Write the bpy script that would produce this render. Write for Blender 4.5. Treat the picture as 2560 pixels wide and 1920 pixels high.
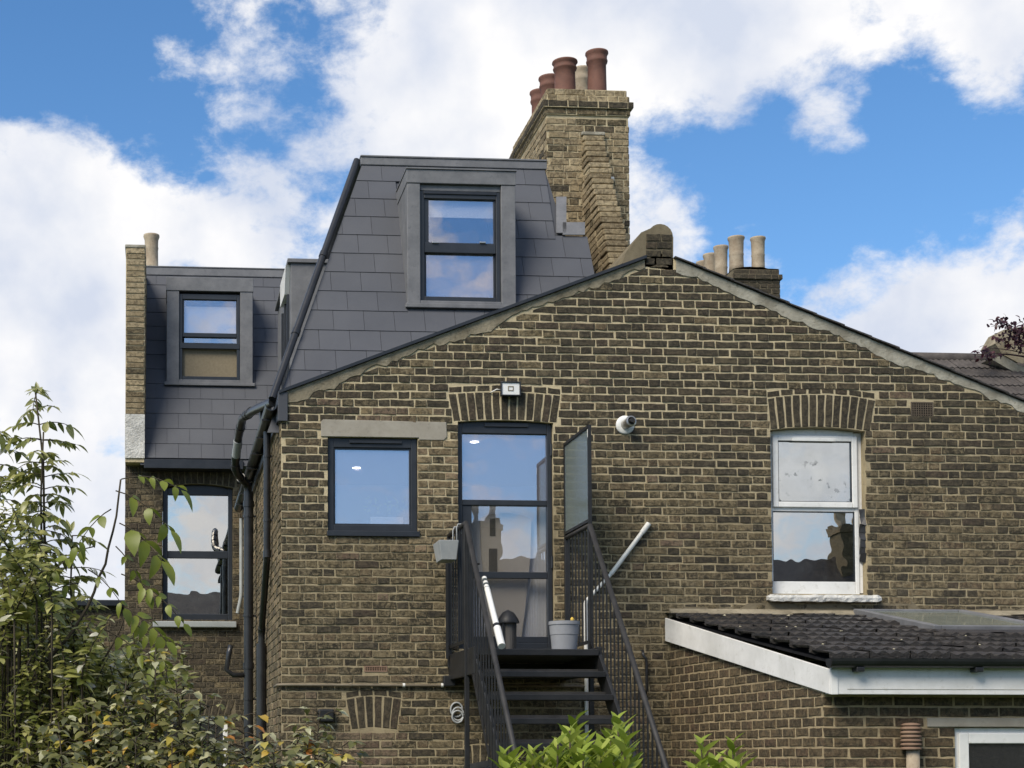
import bpy, bmesh, math, random
from mathutils import Vector, Matrix, noise as mnoise

for _o in list(bpy.data.objects):
    bpy.data.objects.remove(_o)
random.seed(11)
SC = bpy.context.scene
COL = SC.collection

# ------------------------------------------------------------------ camera
FPX = 3990.0                      # focal length in photo pixels (photo is 2560 wide)
YAW, PITCH = math.radians(4.0), math.radians(2.4)
CAM = Vector((0.0, -14.5, 1.75))
RIGHT = Vector((math.cos(YAW), -math.sin(YAW), 0))
FWD = Vector((math.sin(YAW) * math.cos(PITCH), math.cos(YAW) * math.cos(PITCH), math.sin(PITCH)))
UP = RIGHT.cross(FWD)
VPX, VPY = 400.0, 1885.0          # where lines square to the back wall vanish
PPX = VPX - FPX * RIGHT.y / FWD.y
PPY = VPY + FPX * UP.y / FWD.y
K = 2560.0 / 2212.0

cam_data = bpy.data.cameras.new("camera")
cam_data.sensor_width = 36.0
cam_data.lens = FPX / 2560.0 * 36.0
cam_data.shift_x = (1280.0 - PPX) / 2560.0
cam_data.shift_y = (PPY - 960.0) / 2560.0
cam_data.clip_end = 2000.0
cam = bpy.data.objects.new("camera", cam_data)
COL.objects.link(cam)
cam.location = CAM
cam.rotation_euler = (math.radians(90) + PITCH, 0, -YAW)
SC.camera = cam


def ray(x, y):
    """direction through a point of the photo (2212-wide coordinates)"""
    return FWD + RIGHT * ((x * K - PPX) / FPX) + UP * ((PPY - y * K) / FPX)


def P(x, y, Y):
    d = ray(x, y)
    return CAM + d * ((Y - CAM.y) / d.y)


def PX(x, y, X):
    d = ray(x, y)
    return CAM + d * ((X - CAM.x) / d.x)


def PP(x, y, p0, n):
    d = ray(x, y)
    return CAM + d * ((p0 - CAM).dot(n) / d.dot(n))


# ------------------------------------------------------------------ light
SUN_TO = Vector((-0.50, -0.50, 0.70)).normalized()
sun_elev = math.asin(SUN_TO.z)
sun_rot = math.atan2(SUN_TO.x, SUN_TO.y)
SKY_STRENGTH = 0.0525
SC.view_settings.view_transform = 'Standard'
SC.view_settings.look = 'None'
SC.view_settings.exposure = 1.68
SC.view_settings.gamma = 1.0
SC.view_settings.use_curve_mapping = False

sd = bpy.data.lights.new("sun", 'SUN')
sd.energy = 1.5
sd.angle = math.radians(30.0)
sd.color = (1.0, 0.90, 0.75)
so = bpy.data.objects.new("sun", sd)
COL.objects.link(so)
so.rotation_euler = SUN_TO.to_track_quat('Z', 'Y').to_euler()
so.location = (-20, 5, 30)

world = bpy.data.worlds.new("World")
SC.world = world
world.use_nodes = True
wn, wl = world.node_tree.nodes, world.node_tree.links
wn.clear()


def W(t, **kw):
    n = wn.new(t)
    for k, v in kw.items():
        setattr(n, k, v)
    return n


def wmath(op, a, b=None, c=None, clamp=False):
    n = W('ShaderNodeMath', operation=op, use_clamp=clamp)
    for i, v in enumerate((a, b, c)):
        if v is None:
            continue
        if isinstance(v, (int, float)):
            n.inputs[i].default_value = v
        else:
            wl.new(v, n.inputs[i])
    return n.outputs[0]


sky = W('ShaderNodeTexSky', sky_type='NISHITA')
sky.sun_disc = False
sky.sun_elevation = sun_elev
sky.sun_rotation = sun_rot
sky.altitude = 300
sky.air_density = 1.0
sky.dust_density = 0.25
sky.ozone_density = 3.0
tc = W('ShaderNodeTexCoord')
dirv = W('ShaderNodeVectorMath', operation='NORMALIZE')
wl.new(tc.outputs['Generated'], dirv.inputs[0])
D = dirv.outputs[0]
sx = W('ShaderNodeSeparateXYZ')
wl.new(D, sx.inputs[0])
# clouds: layered noise over the direction, flattened towards the horizon
mp = W('ShaderNodeMapping')
wl.new(D, mp.inputs[0])
mp.inputs['Location'].default_value = (3.17, 1.4, 0.6)
mp.inputs['Scale'].default_value = (1.0, 1.0, 1.45)
n1 = W('ShaderNodeTexNoise')
n1.inputs['Scale'].default_value = 8.0
n1.inputs['Detail'].default_value = 12.0
n1.inputs['Roughness'].default_value = 0.58
n1.inputs['Distortion'].default_value = 0.05
wl.new(mp.outputs[0], n1.inputs['Vector'])
n2 = W('ShaderNodeTexNoise')
n2.inputs['Scale'].default_value = 26.0
n2.inputs['Detail'].default_value = 9.0
n2.inputs['Roughness'].default_value = 0.62
n2.inputs['Distortion'].default_value = 0.12
wl.new(mp.outputs[0], n2.inputs['Vector'])
dens = wmath('ADD', wmath('MULTIPLY', n1.outputs['Fac'], 0.66), wmath('MULTIPLY', n2.outputs['Fac'], 0.84))
# the cloud banks of the day: centre direction (given through photo points), radius, weight
BANKS = [
    (60, 400, 330, 0.30), (180, 520, 250, 0.20), (520, 470, 260, 0.22), (380, 420, 170, 0.10), (120, 620, 240, 0.16),
    (980, 90, 330, 0.34), (1350, 60, 330, 0.30), (1660, 60, 300, 0.28), (1000, 260, 200, 0.14), (2120, 80, 260, 0.26), (1560, 180, 170, 0.12),
    (1440, 470, 170, 0.26), (1660, 470, 130, 0.32), (1650, 560, 90, 0.12), (1760, 300, 140, 0.36), (1900, 330, 90, 0.28), (1500, 420, 80, 0.1), (2080, 640, 300, 0.34), (1850, 680, 240, 0.2), (700, 280, 150, 0.05), (430, 170, 190, 0.20), (560, 210, 120, 0.12), (320, 110, 110, 0.10), (100, 900, 330, 0.24), (160, 1180, 300, 0.30), (300, 760, 200, 0.1),
    (130, 60, 330, -0.36), (300, 270, 170, -0.16), (1680, 350, 280, -0.34), (1880, 400, 300, -0.28), (2130, 380, 250, -0.26), (1950, 170, 130, -0.2), (430, 60, 170, -0.16), (680, 130, 120, -0.08), (1450, 350, 120, -0.1), (1720, 560, 150, -0.1), (620, 250, 120, -0.08), (480, 310, 170, -0.26), (620, 60, 90, -0.05),
]
MIRROR = [(1760, 1080, 330, 0.24), (1090, 1150, 130, 0.2), (430, 1200, 200, 0.30), (790, 1060, 170, -0.12), (1090, 1000, 130, -0.06), (996, 540, 170, -0.12)]   # banks and clearings behind the camera, as the panes show them
for bx, by, br, bw in BANKS + MIRROR:
    c = ray(bx, by).normalized()
    if (bx, by, br, bw) in MIRROR:
        c.y = -c.y
    dn = W('ShaderNodeVectorMath', operation='DISTANCE')
    wl.new(D, dn.inputs[0])
    dn.inputs[1].default_value = c
    mr = W('ShaderNodeMapRange', interpolation_type='SMOOTHSTEP')
    mr.inputs['From Min'].default_value = 0.0
    mr.inputs['From Max'].default_value = br * K / FPX * 1.1
    mr.inputs['To Min'].default_value = bw
    mr.inputs['To Max'].default_value = 0.0
    wl.new(dn.outputs['Value'], mr.inputs['Value'])
    dens = wmath('ADD', dens, mr.outputs[0])
cm = W('ShaderNodeMapRange', interpolation_type='SMOOTHSTEP')
cm.inputs['From Min'].default_value = 0.645
cm.inputs['From Max'].default_value = 0.93
wl.new(dens, cm.inputs['Value'])
n3 = W('ShaderNodeTexNoise')
n3.inputs['Scale'].default_value = 11.0
n3.inputs['Detail'].default_value = 6.0
mp3 = W('ShaderNodeMapping')
wl.new(D, mp3.inputs[0])
mp3.inputs['Location'].default_value = (7.1, 2.2, 5.5)
wl.new(mp3.outputs[0], n3.inputs['Vector'])
cr = W('ShaderNodeValToRGB')
cr.color_ramp.elements[0].position = 0.36
cr.color_ramp.elements[0].color = (0.47, 0.51, 0.60, 1)
cr.color_ramp.elements[1].position = 0.62
cr.color_ramp.elements[1].color = (0.73, 0.72, 0.715, 1)
wl.new(n3.outputs['Fac'], cr.inputs[0])
bg_sky = W('ShaderNodeBackground')
bg_sky.inputs['Strength'].default_value = SKY_STRENGTH
hs = W('ShaderNodeHueSaturation')
hs.inputs['Saturation'].default_value = 1.2
hs.inputs['Value'].default_value = 1.0
wl.new(sky.outputs[0], hs.inputs['Color'])
wl.new(hs.outputs[0], bg_sky.inputs['Color'])
bg_cl = W('ShaderNodeBackground')
bg_cl.inputs['Strength'].default_value = 0.448
wl.new(cr.outputs[0], bg_cl.inputs['Color'])
mixw = W('ShaderNodeMixShader')
wl.new(cm.outputs[0], mixw.inputs[0])
wl.new(bg_sky.outputs[0], mixw.inputs[1])
wl.new(bg_cl.outputs[0], mixw.inputs[2])
wo = W('ShaderNodeOutputWorld')
wl.new(mixw.outputs[0], wo.inputs[0])
SC.cycles.max_bounces = 6
SC.cycles.transparent_max_bounces = 12

# ------------------------------------------------------------------ materials
def new_mat(name):
    m = bpy.data.materials.new(name)
    m.use_nodes = True
    nt = m.node_tree
    return m, nt, nt.nodes['Principled BSDF']


def nd(nt, t, ins=None, **kw):
    n = nt.nodes.new(t)
    for k, v in kw.items():
        setattr(n, k, v)
    for k, v in (ins or {}).items():
        if hasattr(v, 'is_output') or isinstance(v, bpy.types.NodeSocket):
            nt.links.new(v, n.inputs[k])
        else:
            n.inputs[k].default_value = v
    return n


def ramp(nt, fac, stops, interp='LINEAR'):
    n = nt.nodes.new('ShaderNodeValToRGB')
    n.color_ramp.interpolation = interp
    els = n.color_ramp.elements
    while len(els) < len(stops):
        els.new(0.5)
    for e, (p, c) in zip(els, stops):
        e.position = p
        e.color = (c[0], c[1], c[2], 1)
    nt.links.new(fac, n.inputs[0])
    return n.outputs[0]


def mixc(nt, fac, a, b, blend='MIX'):
    n = nt.nodes.new('ShaderNodeMix')
    n.data_type = 'RGBA'
    n.blend_type = blend
    for s, v in ((n.inputs[0], fac), (n.inputs[6], a), (n.inputs[7], b)):
        if isinstance(v, bpy.types.NodeSocket):
            nt.links.new(v, s)
        elif isinstance(v, (int, float)):
            s.default_value = v
        else:
            s.default_value = (v[0], v[1], v[2], 1)
    return n.outputs[2]


def mth(nt, op, a, b=0.0, clamp=False):
    n = nt.nodes.new('ShaderNodeMath')
    n.operation = op
    n.use_clamp = clamp
    for s, v in ((n.inputs[0], a), (n.inputs[1], b)):
        if isinstance(v, bpy.types.NodeSocket):
            nt.links.new(v, s)
        else:
            s.default_value = v
    return n.outputs[0]


def nz(nt, vec, scale, detail=4.0, rough=0.6, dist=0.0):
    return nd(nt, 'ShaderNodeTexNoise', {'Vector': vec, 'Scale': scale, 'Detail': detail, 'Roughness': rough, 'Distortion': dist}).outputs['Fac']


def bump(nt, bsdf, h, strength=0.5, dist=0.01):
    b = nd(nt, 'ShaderNodeBump', {'Height': h, 'Strength': strength, 'Distance': dist})
    nt.links.new(b.outputs[0], bsdf.inputs['Normal'])


def rnd_sock(nt):
    oi = nd(nt, 'ShaderNodeObjectInfo')
    at = nd(nt, 'ShaderNodeAttribute', attribute_name='rnd')
    s = mth(nt, 'ADD', oi.outputs['Random'], at.outputs['Fac'])
    return mth(nt, 'FRACT', s)


def pos_sock(nt):
    return nd(nt, 'ShaderNodeNewGeometry').outputs['Position']


def brick_mat(name, stops, soot=0.5, mottle=0.5, soot_col=(0.030, 0.027, 0.021), lime=0.25, buff=(0.27, 0.22, 0.135)):
    m, nt, b = new_mat(name)
    r, p = rnd_sock(nt), pos_sock(nt)
    c = ramp(nt, r, stops)
    # every brick gets its own pattern: shift the noise by the brick's random number
    off = nd(nt, 'ShaderNodeCombineXYZ', {0: mth(nt, 'MULTIPLY', r, 37.0), 1: 0.0, 2: mth(nt, 'MULTIPLY', r, 91.0)}).outputs[0]
    pp = nd(nt, 'ShaderNodeVectorMath', {0: p, 1: off}, operation='ADD').outputs[0]
    dark = nz(nt, pp, 21.0, 5.0, 0.72, 0.4)
    c = mixc(nt, mth(nt, 'MULTIPLY', mth(nt, 'SUBTRACT', dark, 0.44, True), 7.0, True), c, mixc(nt, 0.75, c, soot_col))
    fine = nz(nt, pp, 30.0, 6.0, 0.75, 0.5)
    c = mixc(nt, mth(nt, 'MULTIPLY', mth(nt, 'SUBTRACT', fine, 0.455, True), 9.0 * mottle, True), c, buff)
    stv = nd(nt, 'ShaderNodeMapping', {'Vector': p, 'Scale': (4.5, 4.5, 0.55)}).outputs[0]
    strk = nz(nt, stv, 1.0, 5.0, 0.6)
    c = mixc(nt, mth(nt, 'MULTIPLY', mth(nt, 'SUBTRACT', strk, 0.50, True), 3.2 * soot, True), c, mixc(nt, 0.6, c, soot_col))
    big = nz(nt, p, 0.55, 4.0, 0.6)
    bigf = mth(nt, 'MULTIPLY', mth(nt, 'SUBTRACT', big, 0.40, True), 3.2 * soot, True)
    c = mixc(nt, bigf, c, mixc(nt, 0.45, c, soot_col))
    white = nz(nt, p, 5.0, 9.0, 0.78)
    c = mixc(nt, mth(nt, 'MULTIPLY', mth(nt, 'SUBTRACT', white, 0.545, True), 8.0 * lime, True), c, (0.36, 0.305, 0.205))
    nt.links.new(c, b.inputs['Base Color'])
    b.inputs['Roughness'].default_value = 0.92
    b.inputs['Specular IOR Level'].default_value = 0.2
    bump(nt, b, nz(nt, pp, 45.0, 7.0, 0.8), 1.0, 0.014)
    return m


def mortar_mat(name, lo_, hi_, clean=None, z0=3.6, z1=4.7):
    m, nt, b = new_mat(name)
    p = pos_sock(nt)
    c = ramp(nt, nz(nt, p, 2.2, 6.0, 0.65), [(0.3, lo_), (0.6, hi_)])
    if clean:
        sep = nd(nt, 'ShaderNodeSeparateXYZ', {0: p})
        w = mth(nt, 'ADD', sep.outputs[2], mth(nt, 'MULTIPLY', nz(nt, p, 0.9, 3.0, 0.5), 1.6))
        w = mth(nt, 'SUBTRACT', w, mth(nt, 'MULTIPLY', mth(nt, 'SUBTRACT', sep.outputs[0], 3.4), 0.16))
        f = nd(nt, 'ShaderNodeMapRange', {'Value': w, 'From Min': z0 + 0.8, 'From Max': z1 + 0.8}).outputs[0]
        c = mixc(nt, f, c, clean)
    stv = nd(nt, 'ShaderNodeMapping', {'Vector': p, 'Scale': (4.5, 4.5, 0.55)}).outputs[0]
    strk = nz(nt, stv, 1.0, 5.0, 0.6)
    c = mixc(nt, mth(nt, 'MULTIPLY', mth(nt, 'SUBTRACT', strk, 0.52, True), 3.0, True), c, mixc(nt, 0.5, c, (0.07, 0.06, 0.045)))
    st_ = nz(nt, p, 0.7, 5.0, 0.65)
    c = mixc(nt, mth(nt, 'MULTIPLY', mth(nt, 'SUBTRACT', st_, 0.50, True), 3.0, True), c, mixc(nt, 0.4, c, (0.07, 0.06, 0.045)))
    g2 = nz(nt, p, 26.0, 6.0, 0.75)
    dk = mixc(nt, 0.55, c, (0.07, 0.06, 0.042))
    c = mixc(nt, mth(nt, 'MULTIPLY', mth(nt, 'SUBTRACT', g2, 0.52, True), 4.0, True), c, dk)
    nt.links.new(c, b.inputs['Base Color'])
    b.inputs['Roughness'].default_value = 0.95
    b.inputs['Specular IOR Level'].default_value = 0.1
    bump(nt, b, nz(nt, p, 70.0, 5.0, 0.75), 0.8, 0.012)
    return m


def noisy_mat(name, c1, c2, scale=6.0, rough=0.8, spec=0.3, bstr=0.3, bscale=60.0, c3=None, metallic=0.0, lo=0.35, hi=0.65, use_rnd=0.0, bd=0.006):
    m, nt, b = new_mat(name)
    p = pos_sock(nt)
    f = nz(nt, p, scale, 6.0, 0.65)
    c = ramp(nt, f, [(lo, c1), (hi, c2)])
    if c3 is not None:
        f2 = nz(nt, p, scale * 4.7, 5.0, 0.7)
        c = mixc(nt, mth(nt, 'MULTIPLY', mth(nt, 'SUBTRACT', f2, 0.56, True), 5.0, True), c, c3)
    if use_rnd:
        r = rnd_sock(nt)
        v = mth(nt, 'ADD', mth(nt, 'MULTIPLY', r, use_rnd * 2), 1.0 - use_rnd)
        vv = nd(nt, 'ShaderNodeCombineColor', {0: v, 1: v, 2: v}).outputs[0]
        c = mixc(nt, 1.0, c, vv, 'MULTIPLY')
    nt.links.new(c, b.inputs['Base Color'])
    b.inputs['Roughness'].default_value = rough
    b.inputs['Specular IOR Level'].default_value = spec
    b.inputs['Metallic'].default_value = metallic
    if bstr:
        bump(nt, b, nz(nt, p, bscale, 4.0, 0.7), bstr, bd)
    return m


def glass_mat(name, refl=0.4, specks=0.0, tint=(0.55, 0.58, 0.6), trans=1.0, milky=0.0, milk=(0.5, 0.55, 0.53), rough=0.0, grime=0.0, rtint=(0.86, 0.9, 1.0)):
    m = bpy.data.materials.new(name)
    m.use_nodes = True
    nt = m.node_tree
    nt.nodes.clear()
    tr = nd(nt, 'ShaderNodeBsdfTransparent', {'Color': (tint[0], tint[1], tint[2], 1)})
    df = nd(nt, 'ShaderNodeBsdfDiffuse', {'Color': (milk[0], milk[1], milk[2], 1)})
    mx = nd(nt, 'ShaderNodeMixShader', {0: milky, 1: tr.outputs[0], 2: df.outputs[0]})
    if grime:
        p = pos_sock(nt)
        g = mth(nt, 'MULTIPLY', mth(nt, 'SUBTRACT', nz(nt, p, 9.0, 8.0, 0.75), 0.5, True), 3.0 * grime, True)
        nt.links.new(mth(nt, 'ADD', g, milky, True), mx.inputs[0])
    out_refl = refl
    if specks:
        ps = pos_sock(nt)
        sp1 = mth(nt, 'MULTIPLY', mth(nt, 'SUBTRACT', nz(nt, ps, 19.0, 3.0, 0.6), 0.60, True), 30.0, True)
        sp2 = mth(nt, 'MULTIPLY', mth(nt, 'SUBTRACT', nz(nt, ps, 3.0, 3.0, 0.6), 0.47, True), 8.0, True)
        msk = mth(nt, 'MULTIPLY', sp1, sp2)
        sm = mth(nt, 'MULTIPLY', nz(nt, ps, 4.0, 5.0, 0.6), 0.35)
        out_refl = mth(nt, 'SUBTRACT', mth(nt, 'SUBTRACT', refl + 0.16, sm), mth(nt, 'MULTIPLY', msk, specks), True)
    gl = nd(nt, 'ShaderNodeBsdfGlossy', {'Color': (rtint[0], rtint[1], rtint[2], 1), 'Roughness': rough})
    # gentle waviness of old panes
    p2 = pos_sock(nt)
    bm_ = nd(nt, 'ShaderNodeBump', {'Height': nz(nt, p2, 2.2, 2.0, 0.5), 'Strength': 0.06, 'Distance': 0.02})
    nt.links.new(bm_.outputs[0], gl.inputs['Normal'])
    m2 = nd(nt, 'ShaderNodeMixShader', {0: out_refl, 1: mx.outputs[0], 2: gl.outputs[0]})
    o = nd(nt, 'ShaderNodeOutputMaterial', {0: m2.outputs[0]})
    return m


M = {}
M['brick'] = brick_mat('stock_brick', [(0.0, (0.046, 0.039, 0.026)), (0.26, (0.072, 0.059, 0.036)), (0.5, (0.108, 0.086, 0.05)), (0.72, (0.145, 0.115, 0.066)), (0.86, (0.11, 0.076, 0.048)), (1.0, (0.20, 0.163, 0.095))], 0.5, 0.48)
M['brick_dark'] = brick_mat('sooty_brick', [(0.0, (0.034, 0.030, 0.024)), (0.35, (0.048, 0.042, 0.032)), (0.7, (0.064, 0.054, 0.039)), (0.9, (0.06, 0.045, 0.035)), (1.0, (0.12, 0.10, 0.064))], 0.4, 0.15, lime=0.20)
M['brick_ext'] = brick_mat('brown_brick', [(0.0, (0.06, 0.044, 0.029)), (0.35, (0.096, 0.069, 0.041)), (0.65, (0.125, 0.092, 0.054)), (0.85, (0.10, 0.064, 0.043)), (1.0, (0.15, 0.114, 0.067))], 0.2, 0.2, lime=0.03)
M['brick_yellow'] = brick_mat('yellow_stock_brick', [(0.0, (0.16, 0.122, 0.072)), (0.3, (0.26, 0.205, 0.122)), (0.65, (0.35, 0.282, 0.175)), (1.0, (0.42, 0.345, 0.222))], 0.25, 0.35, soot_col=(0.075, 0.06, 0.04), lime=0.3, buff=(0.42, 0.35, 0.23))
M['brick_new'] = brick_mat('pale_patched_brick', [(0.0, (0.13, 0.095, 0.058)), (0.4, (0.22, 0.165, 0.094)), (0.75, (0.29, 0.225, 0.135)), (1.0, (0.22, 0.145, 0.098))], 0.1, 0.5)
M['brick_pink'] = brick_mat('pinkish_infill_brick', [(0.0, (0.12, 0.082, 0.06)), (0.5, (0.165, 0.118, 0.085)), (1.0, (0.19, 0.145, 0.10))], 0.2, 0.3)
M['mortar'] = mortar_mat('lime_mortar', (0.255, 0.21, 0.132), (0.365, 0.308, 0.197), (0.51, 0.435, 0.285))
M['mortar_dark'] = mortar_mat('dirty_mortar', (0.12, 0.102, 0.07), (0.20, 0.17, 0.115))
M['mortar_ext'] = mortar_mat('tan_mortar', (0.31, 0.245, 0.15), (0.43, 0.345, 0.215))
M['cement'] = noisy_mat('cement_render', (0.17, 0.148, 0.105), (0.30, 0.265, 0.195), 5.5, 0.95, 0.1, 0.9, 40.0, c3=(0.09, 0.078, 0.056), bd=0.01)
M['cement_pale'] = noisy_mat('pale_cement_fillet', (0.22, 0.205, 0.165), (0.40, 0.385, 0.325), 5.0, 0.95, 0.1, 0.9, 40.0, c3=(0.12, 0.11, 0.085), bd=0.01)
M['concrete'] = noisy_mat('concrete_lintel', (0.26, 0.24, 0.20), (0.33, 0.31, 0.265), 4.0, 0.9, 0.15, 0.35, 80.0, c3=(0.22, 0.20, 0.17))
M['stone_white'] = noisy_mat('peeling_white_stone', (0.42, 0.42, 0.40), (0.66, 0.66, 0.63), 6.0, 0.85, 0.2, 1.0, 34.0, c3=(0.17, 0.165, 0.15), bd=0.02)
M['sill_grey'] = noisy_mat('painted_grey_sill', (0.26, 0.28, 0.28), (0.33, 0.35, 0.35), 4.0, 0.6, 0.3, 0.1)
M['upvc'] = noisy_mat('white_plastic', (0.62, 0.63, 0.62), (0.74, 0.745, 0.73), 3.0, 0.35, 0.4, 0.03, 30.0, c3=(0.50, 0.50, 0.47))
M['upvc_board'] = noisy_mat('white_roofline_board', (0.60, 0.60, 0.585), (0.75, 0.75, 0.74), 3.0, 0.42, 0.4, 0.03, 30.0, c3=(0.50, 0.495, 0.46))
M['anthracite'] = noisy_mat('anthracite_frame', (0.016, 0.019, 0.024), (0.024, 0.028, 0.035), 5.0, 0.38, 0.45, 0.05)
M['black_plastic'] = noisy_mat('black_plastic_pipe', (0.011, 0.012, 0.014), (0.022, 0.023, 0.026), 4.0, 0.32, 0.5, 0.04)
M['black_steel'] = noisy_mat('black_painted_steel', (0.009, 0.010, 0.011), (0.017, 0.018, 0.020), 6.0, 0.5, 0.4, 0.15, 50.0, c3=(0.02, 0.019, 0.018))
M['rail_steel'] = noisy_mat('weathered_handrail', (0.018, 0.0175, 0.0175), (0.034, 0.033, 0.032), 8.0, 0.6, 0.35, 0.2, 60.0)
M['slate'] = noisy_mat('fibre_slate', (0.062, 0.067, 0.080), (0.076, 0.081, 0.094), 1.2, 0.62, 0.35, 0.25, 120.0, use_rnd=0.06)
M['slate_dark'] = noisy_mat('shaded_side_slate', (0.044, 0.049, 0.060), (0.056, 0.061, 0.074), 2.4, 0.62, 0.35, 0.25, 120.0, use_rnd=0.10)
M['lead'] = noisy_mat('lead_flashing', (0.115, 0.120, 0.130), (0.165, 0.168, 0.178), 5.0, 0.55, 0.35, 0.3, 30.0, c3=(0.092, 0.098, 0.108))
M['underlay'] = noisy_mat('dark_underlay', (0.012, 0.012, 0.014), (0.02, 0.02, 0.022), 3.0, 0.9, 0.1, 0)
M['terracotta'] = noisy_mat('red_terracotta', (0.105, 0.050, 0.038), (0.155, 0.075, 0.056), 5.0, 0.75, 0.3, 0.25, 40.0, c3=(0.07, 0.05, 0.042))
M['pot_buff'] = noisy_mat('buff_clay_pot', (0.25, 0.20, 0.145), (0.36, 0.31, 0.235), 7.0, 0.85, 0.2, 0.4, 40.0, c3=(0.17, 0.13, 0.09))
M['air_brick'] = noisy_mat('terracotta_air_brick', (0.16, 0.10, 0.07), (0.23, 0.155, 0.11), 12.0, 0.85, 0.2, 0.3)
M['air_brick_dark'] = noisy_mat('sooty_air_brick', (0.075, 0.062, 0.048), (0.105, 0.085, 0.064), 12.0, 0.85, 0.2, 0.3)
M['hole'] = noisy_mat('hole_dark_paint', (0.006, 0.006, 0.006), (0.01, 0.01, 0.01), 3.0, 0.95, 0.0, 0)
M['roof_tile'] = noisy_mat('mossy_concrete_tile', (0.018, 0.0165, 0.016), (0.042, 0.036, 0.032), 9.0, 0.48, 0.5, 0.9, 60.0, c3=(0.12, 0.105, 0.08), use_rnd=0.35, bd=0.010)
M['roof_tile_far'] = noisy_mat('grey_brown_tile', (0.052, 0.046, 0.044), (0.085, 0.076, 0.07), 8.0, 0.85, 0.25, 0.6, 60.0, use_rnd=0.2)
M['lichen'] = noisy_mat('pale_lichen', (0.30, 0.28, 0.20), (0.40, 0.37, 0.27), 20.0, 0.95, 0.1, 0.5)
M['glass'] = glass_mat('window_glass', 0.42, milky=0.06, milk=(0.5, 0.5, 0.52), rtint=(0.9, 0.9, 0.95))
M['glass_clear'] = glass_mat('door_glass', 0.22, tint=(0.9, 0.9, 0.9))
M['backing'] = noisy_mat('backing_paint', (0.74, 0.75, 0.78), (0.8, 0.81, 0.83), 2.0, 0.8, 0.2, 0)
M['slot'] = noisy_mat('slot_shade', (0.10, 0.095, 0.085), (0.13, 0.12, 0.11), 2.0, 0.8, 0.2, 0)
M['glass_blue'] = glass_mat('reflective_glazing', 0.34, tint=(0.92, 0.92, 0.94), rtint=(0.86, 0.82, 0.88), milky=0.18, milk=(0.46, 0.46, 0.53))  # milky part is a painted haze that pales the sky reflection
M['glass_blind'] = glass_mat('blind_side_glass', 0.30, tint=(0.95, 0.95, 0.96), rtint=(0.86, 0.84, 0.9))
M['glass_old'] = glass_mat('grimy_window_glass', 0.60, grime=0.16, milk=(0.42, 0.43, 0.40), rtint=(0.95, 0.93, 0.88))
M['glass_speck'] = glass_mat('speckled_window_glass', 0.60, specks=0.45, grime=0.2, milk=(0.42, 0.43, 0.40), rtint=(0.95, 0.95, 0.90))
M['glass_roof'] = glass_mat('rooflight_glass', 0.40, milky=0.5, milk=(0.26, 0.28, 0.23), grime=0.3, rough=0.08)
M['glass_frost'] = glass_mat('frosted_screen_glass', 0.16, tint=(0.55, 0.62, 0.60), milky=0.40, milk=(0.26, 0.31, 0.30), rough=0.25)
M['blind_white'] = noisy_mat('white_blind', (0.62, 0.64, 0.64), (0.7, 0.71, 0.70), 4.0, 0.8, 0.2, 0)
M['blind_tan'] = noisy_mat('tan_blind', (0.19, 0.16, 0.11), (0.23, 0.195, 0.135), 30.0, 0.85, 0.2, 0.2)
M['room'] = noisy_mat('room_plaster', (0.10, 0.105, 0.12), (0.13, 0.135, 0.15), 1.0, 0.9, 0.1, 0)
M['door_panel'] = noisy_mat('greige_panel', (0.54, 0.49, 0.42), (0.62, 0.57, 0.49), 2.0, 0.9, 0.1, 0.05)
M['pvc_white'] = noisy_mat('white_waste_pipe', (0.60, 0.60, 0.57), (0.70, 0.70, 0.67), 5.0, 0.4, 0.4, 0.03)
M['pvc_beige'] = noisy_mat('beige_painted_pipe', (0.15, 0.125, 0.09), (0.21, 0.18, 0.13), 5.0, 0.6, 0.3, 0.1)
M['planter'] = noisy_mat('grey_planter_plastic', (0.20, 0.21, 0.235), (0.245, 0.255, 0.275), 5.0, 0.6, 0.3, 0.1)
M['zinc'] = noisy_mat('pale_zinc', (0.27, 0.29, 0.30), (0.34, 0.355, 0.36), 7.0, 0.5, 0.4, 0.1)
M['chrome'] = noisy_mat('dull_metal', (0.30, 0.29, 0.27), (0.42, 0.41, 0.38), 15.0, 0.3, 0.5, 0.1, metallic=0.8)
M['soil'] = noisy_mat('soil', (0.03, 0.022, 0.015), (0.05, 0.037, 0.026), 20.0, 0.95, 0.1, 0.6)
M['yellow'] = noisy_mat('yellow_flower', (0.55, 0.36, 0.05), (0.62, 0.45, 0.10), 9.0, 0.7, 0.2, 0)
M['grass'] = noisy_mat('lawn', (0.03, 0.05, 0.015), (0.055, 0.085, 0.028), 3.0, 0.95, 0.1, 0.6, 30.0)
M['bark'] = noisy_mat('twig_bark', (0.035, 0.03, 0.022), (0.062, 0.052, 0.036), 14.0, 0.85, 0.2, 0.5)
M['bark_purple'] = noisy_mat('purple_twig', (0.03, 0.018, 0.024), (0.05, 0.03, 0.035), 14.0, 0.8, 0.2, 0.3)


def emit_mat(name, col, s):
    m = bpy.data.materials.new(name)
    m.use_nodes = True
    nt = m.node_tree
    nt.nodes.clear()
    e = nd(nt, 'ShaderNodeEmission', {'Color': (col[0], col[1], col[2], 1), 'Strength': s})
    nd(nt, 'ShaderNodeOutputMaterial', {0: e.outputs[0]})
    return m


M['downlight'] = emit_mat('lit_downlight', (1.0, 0.95, 0.85), 4.0)


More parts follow.
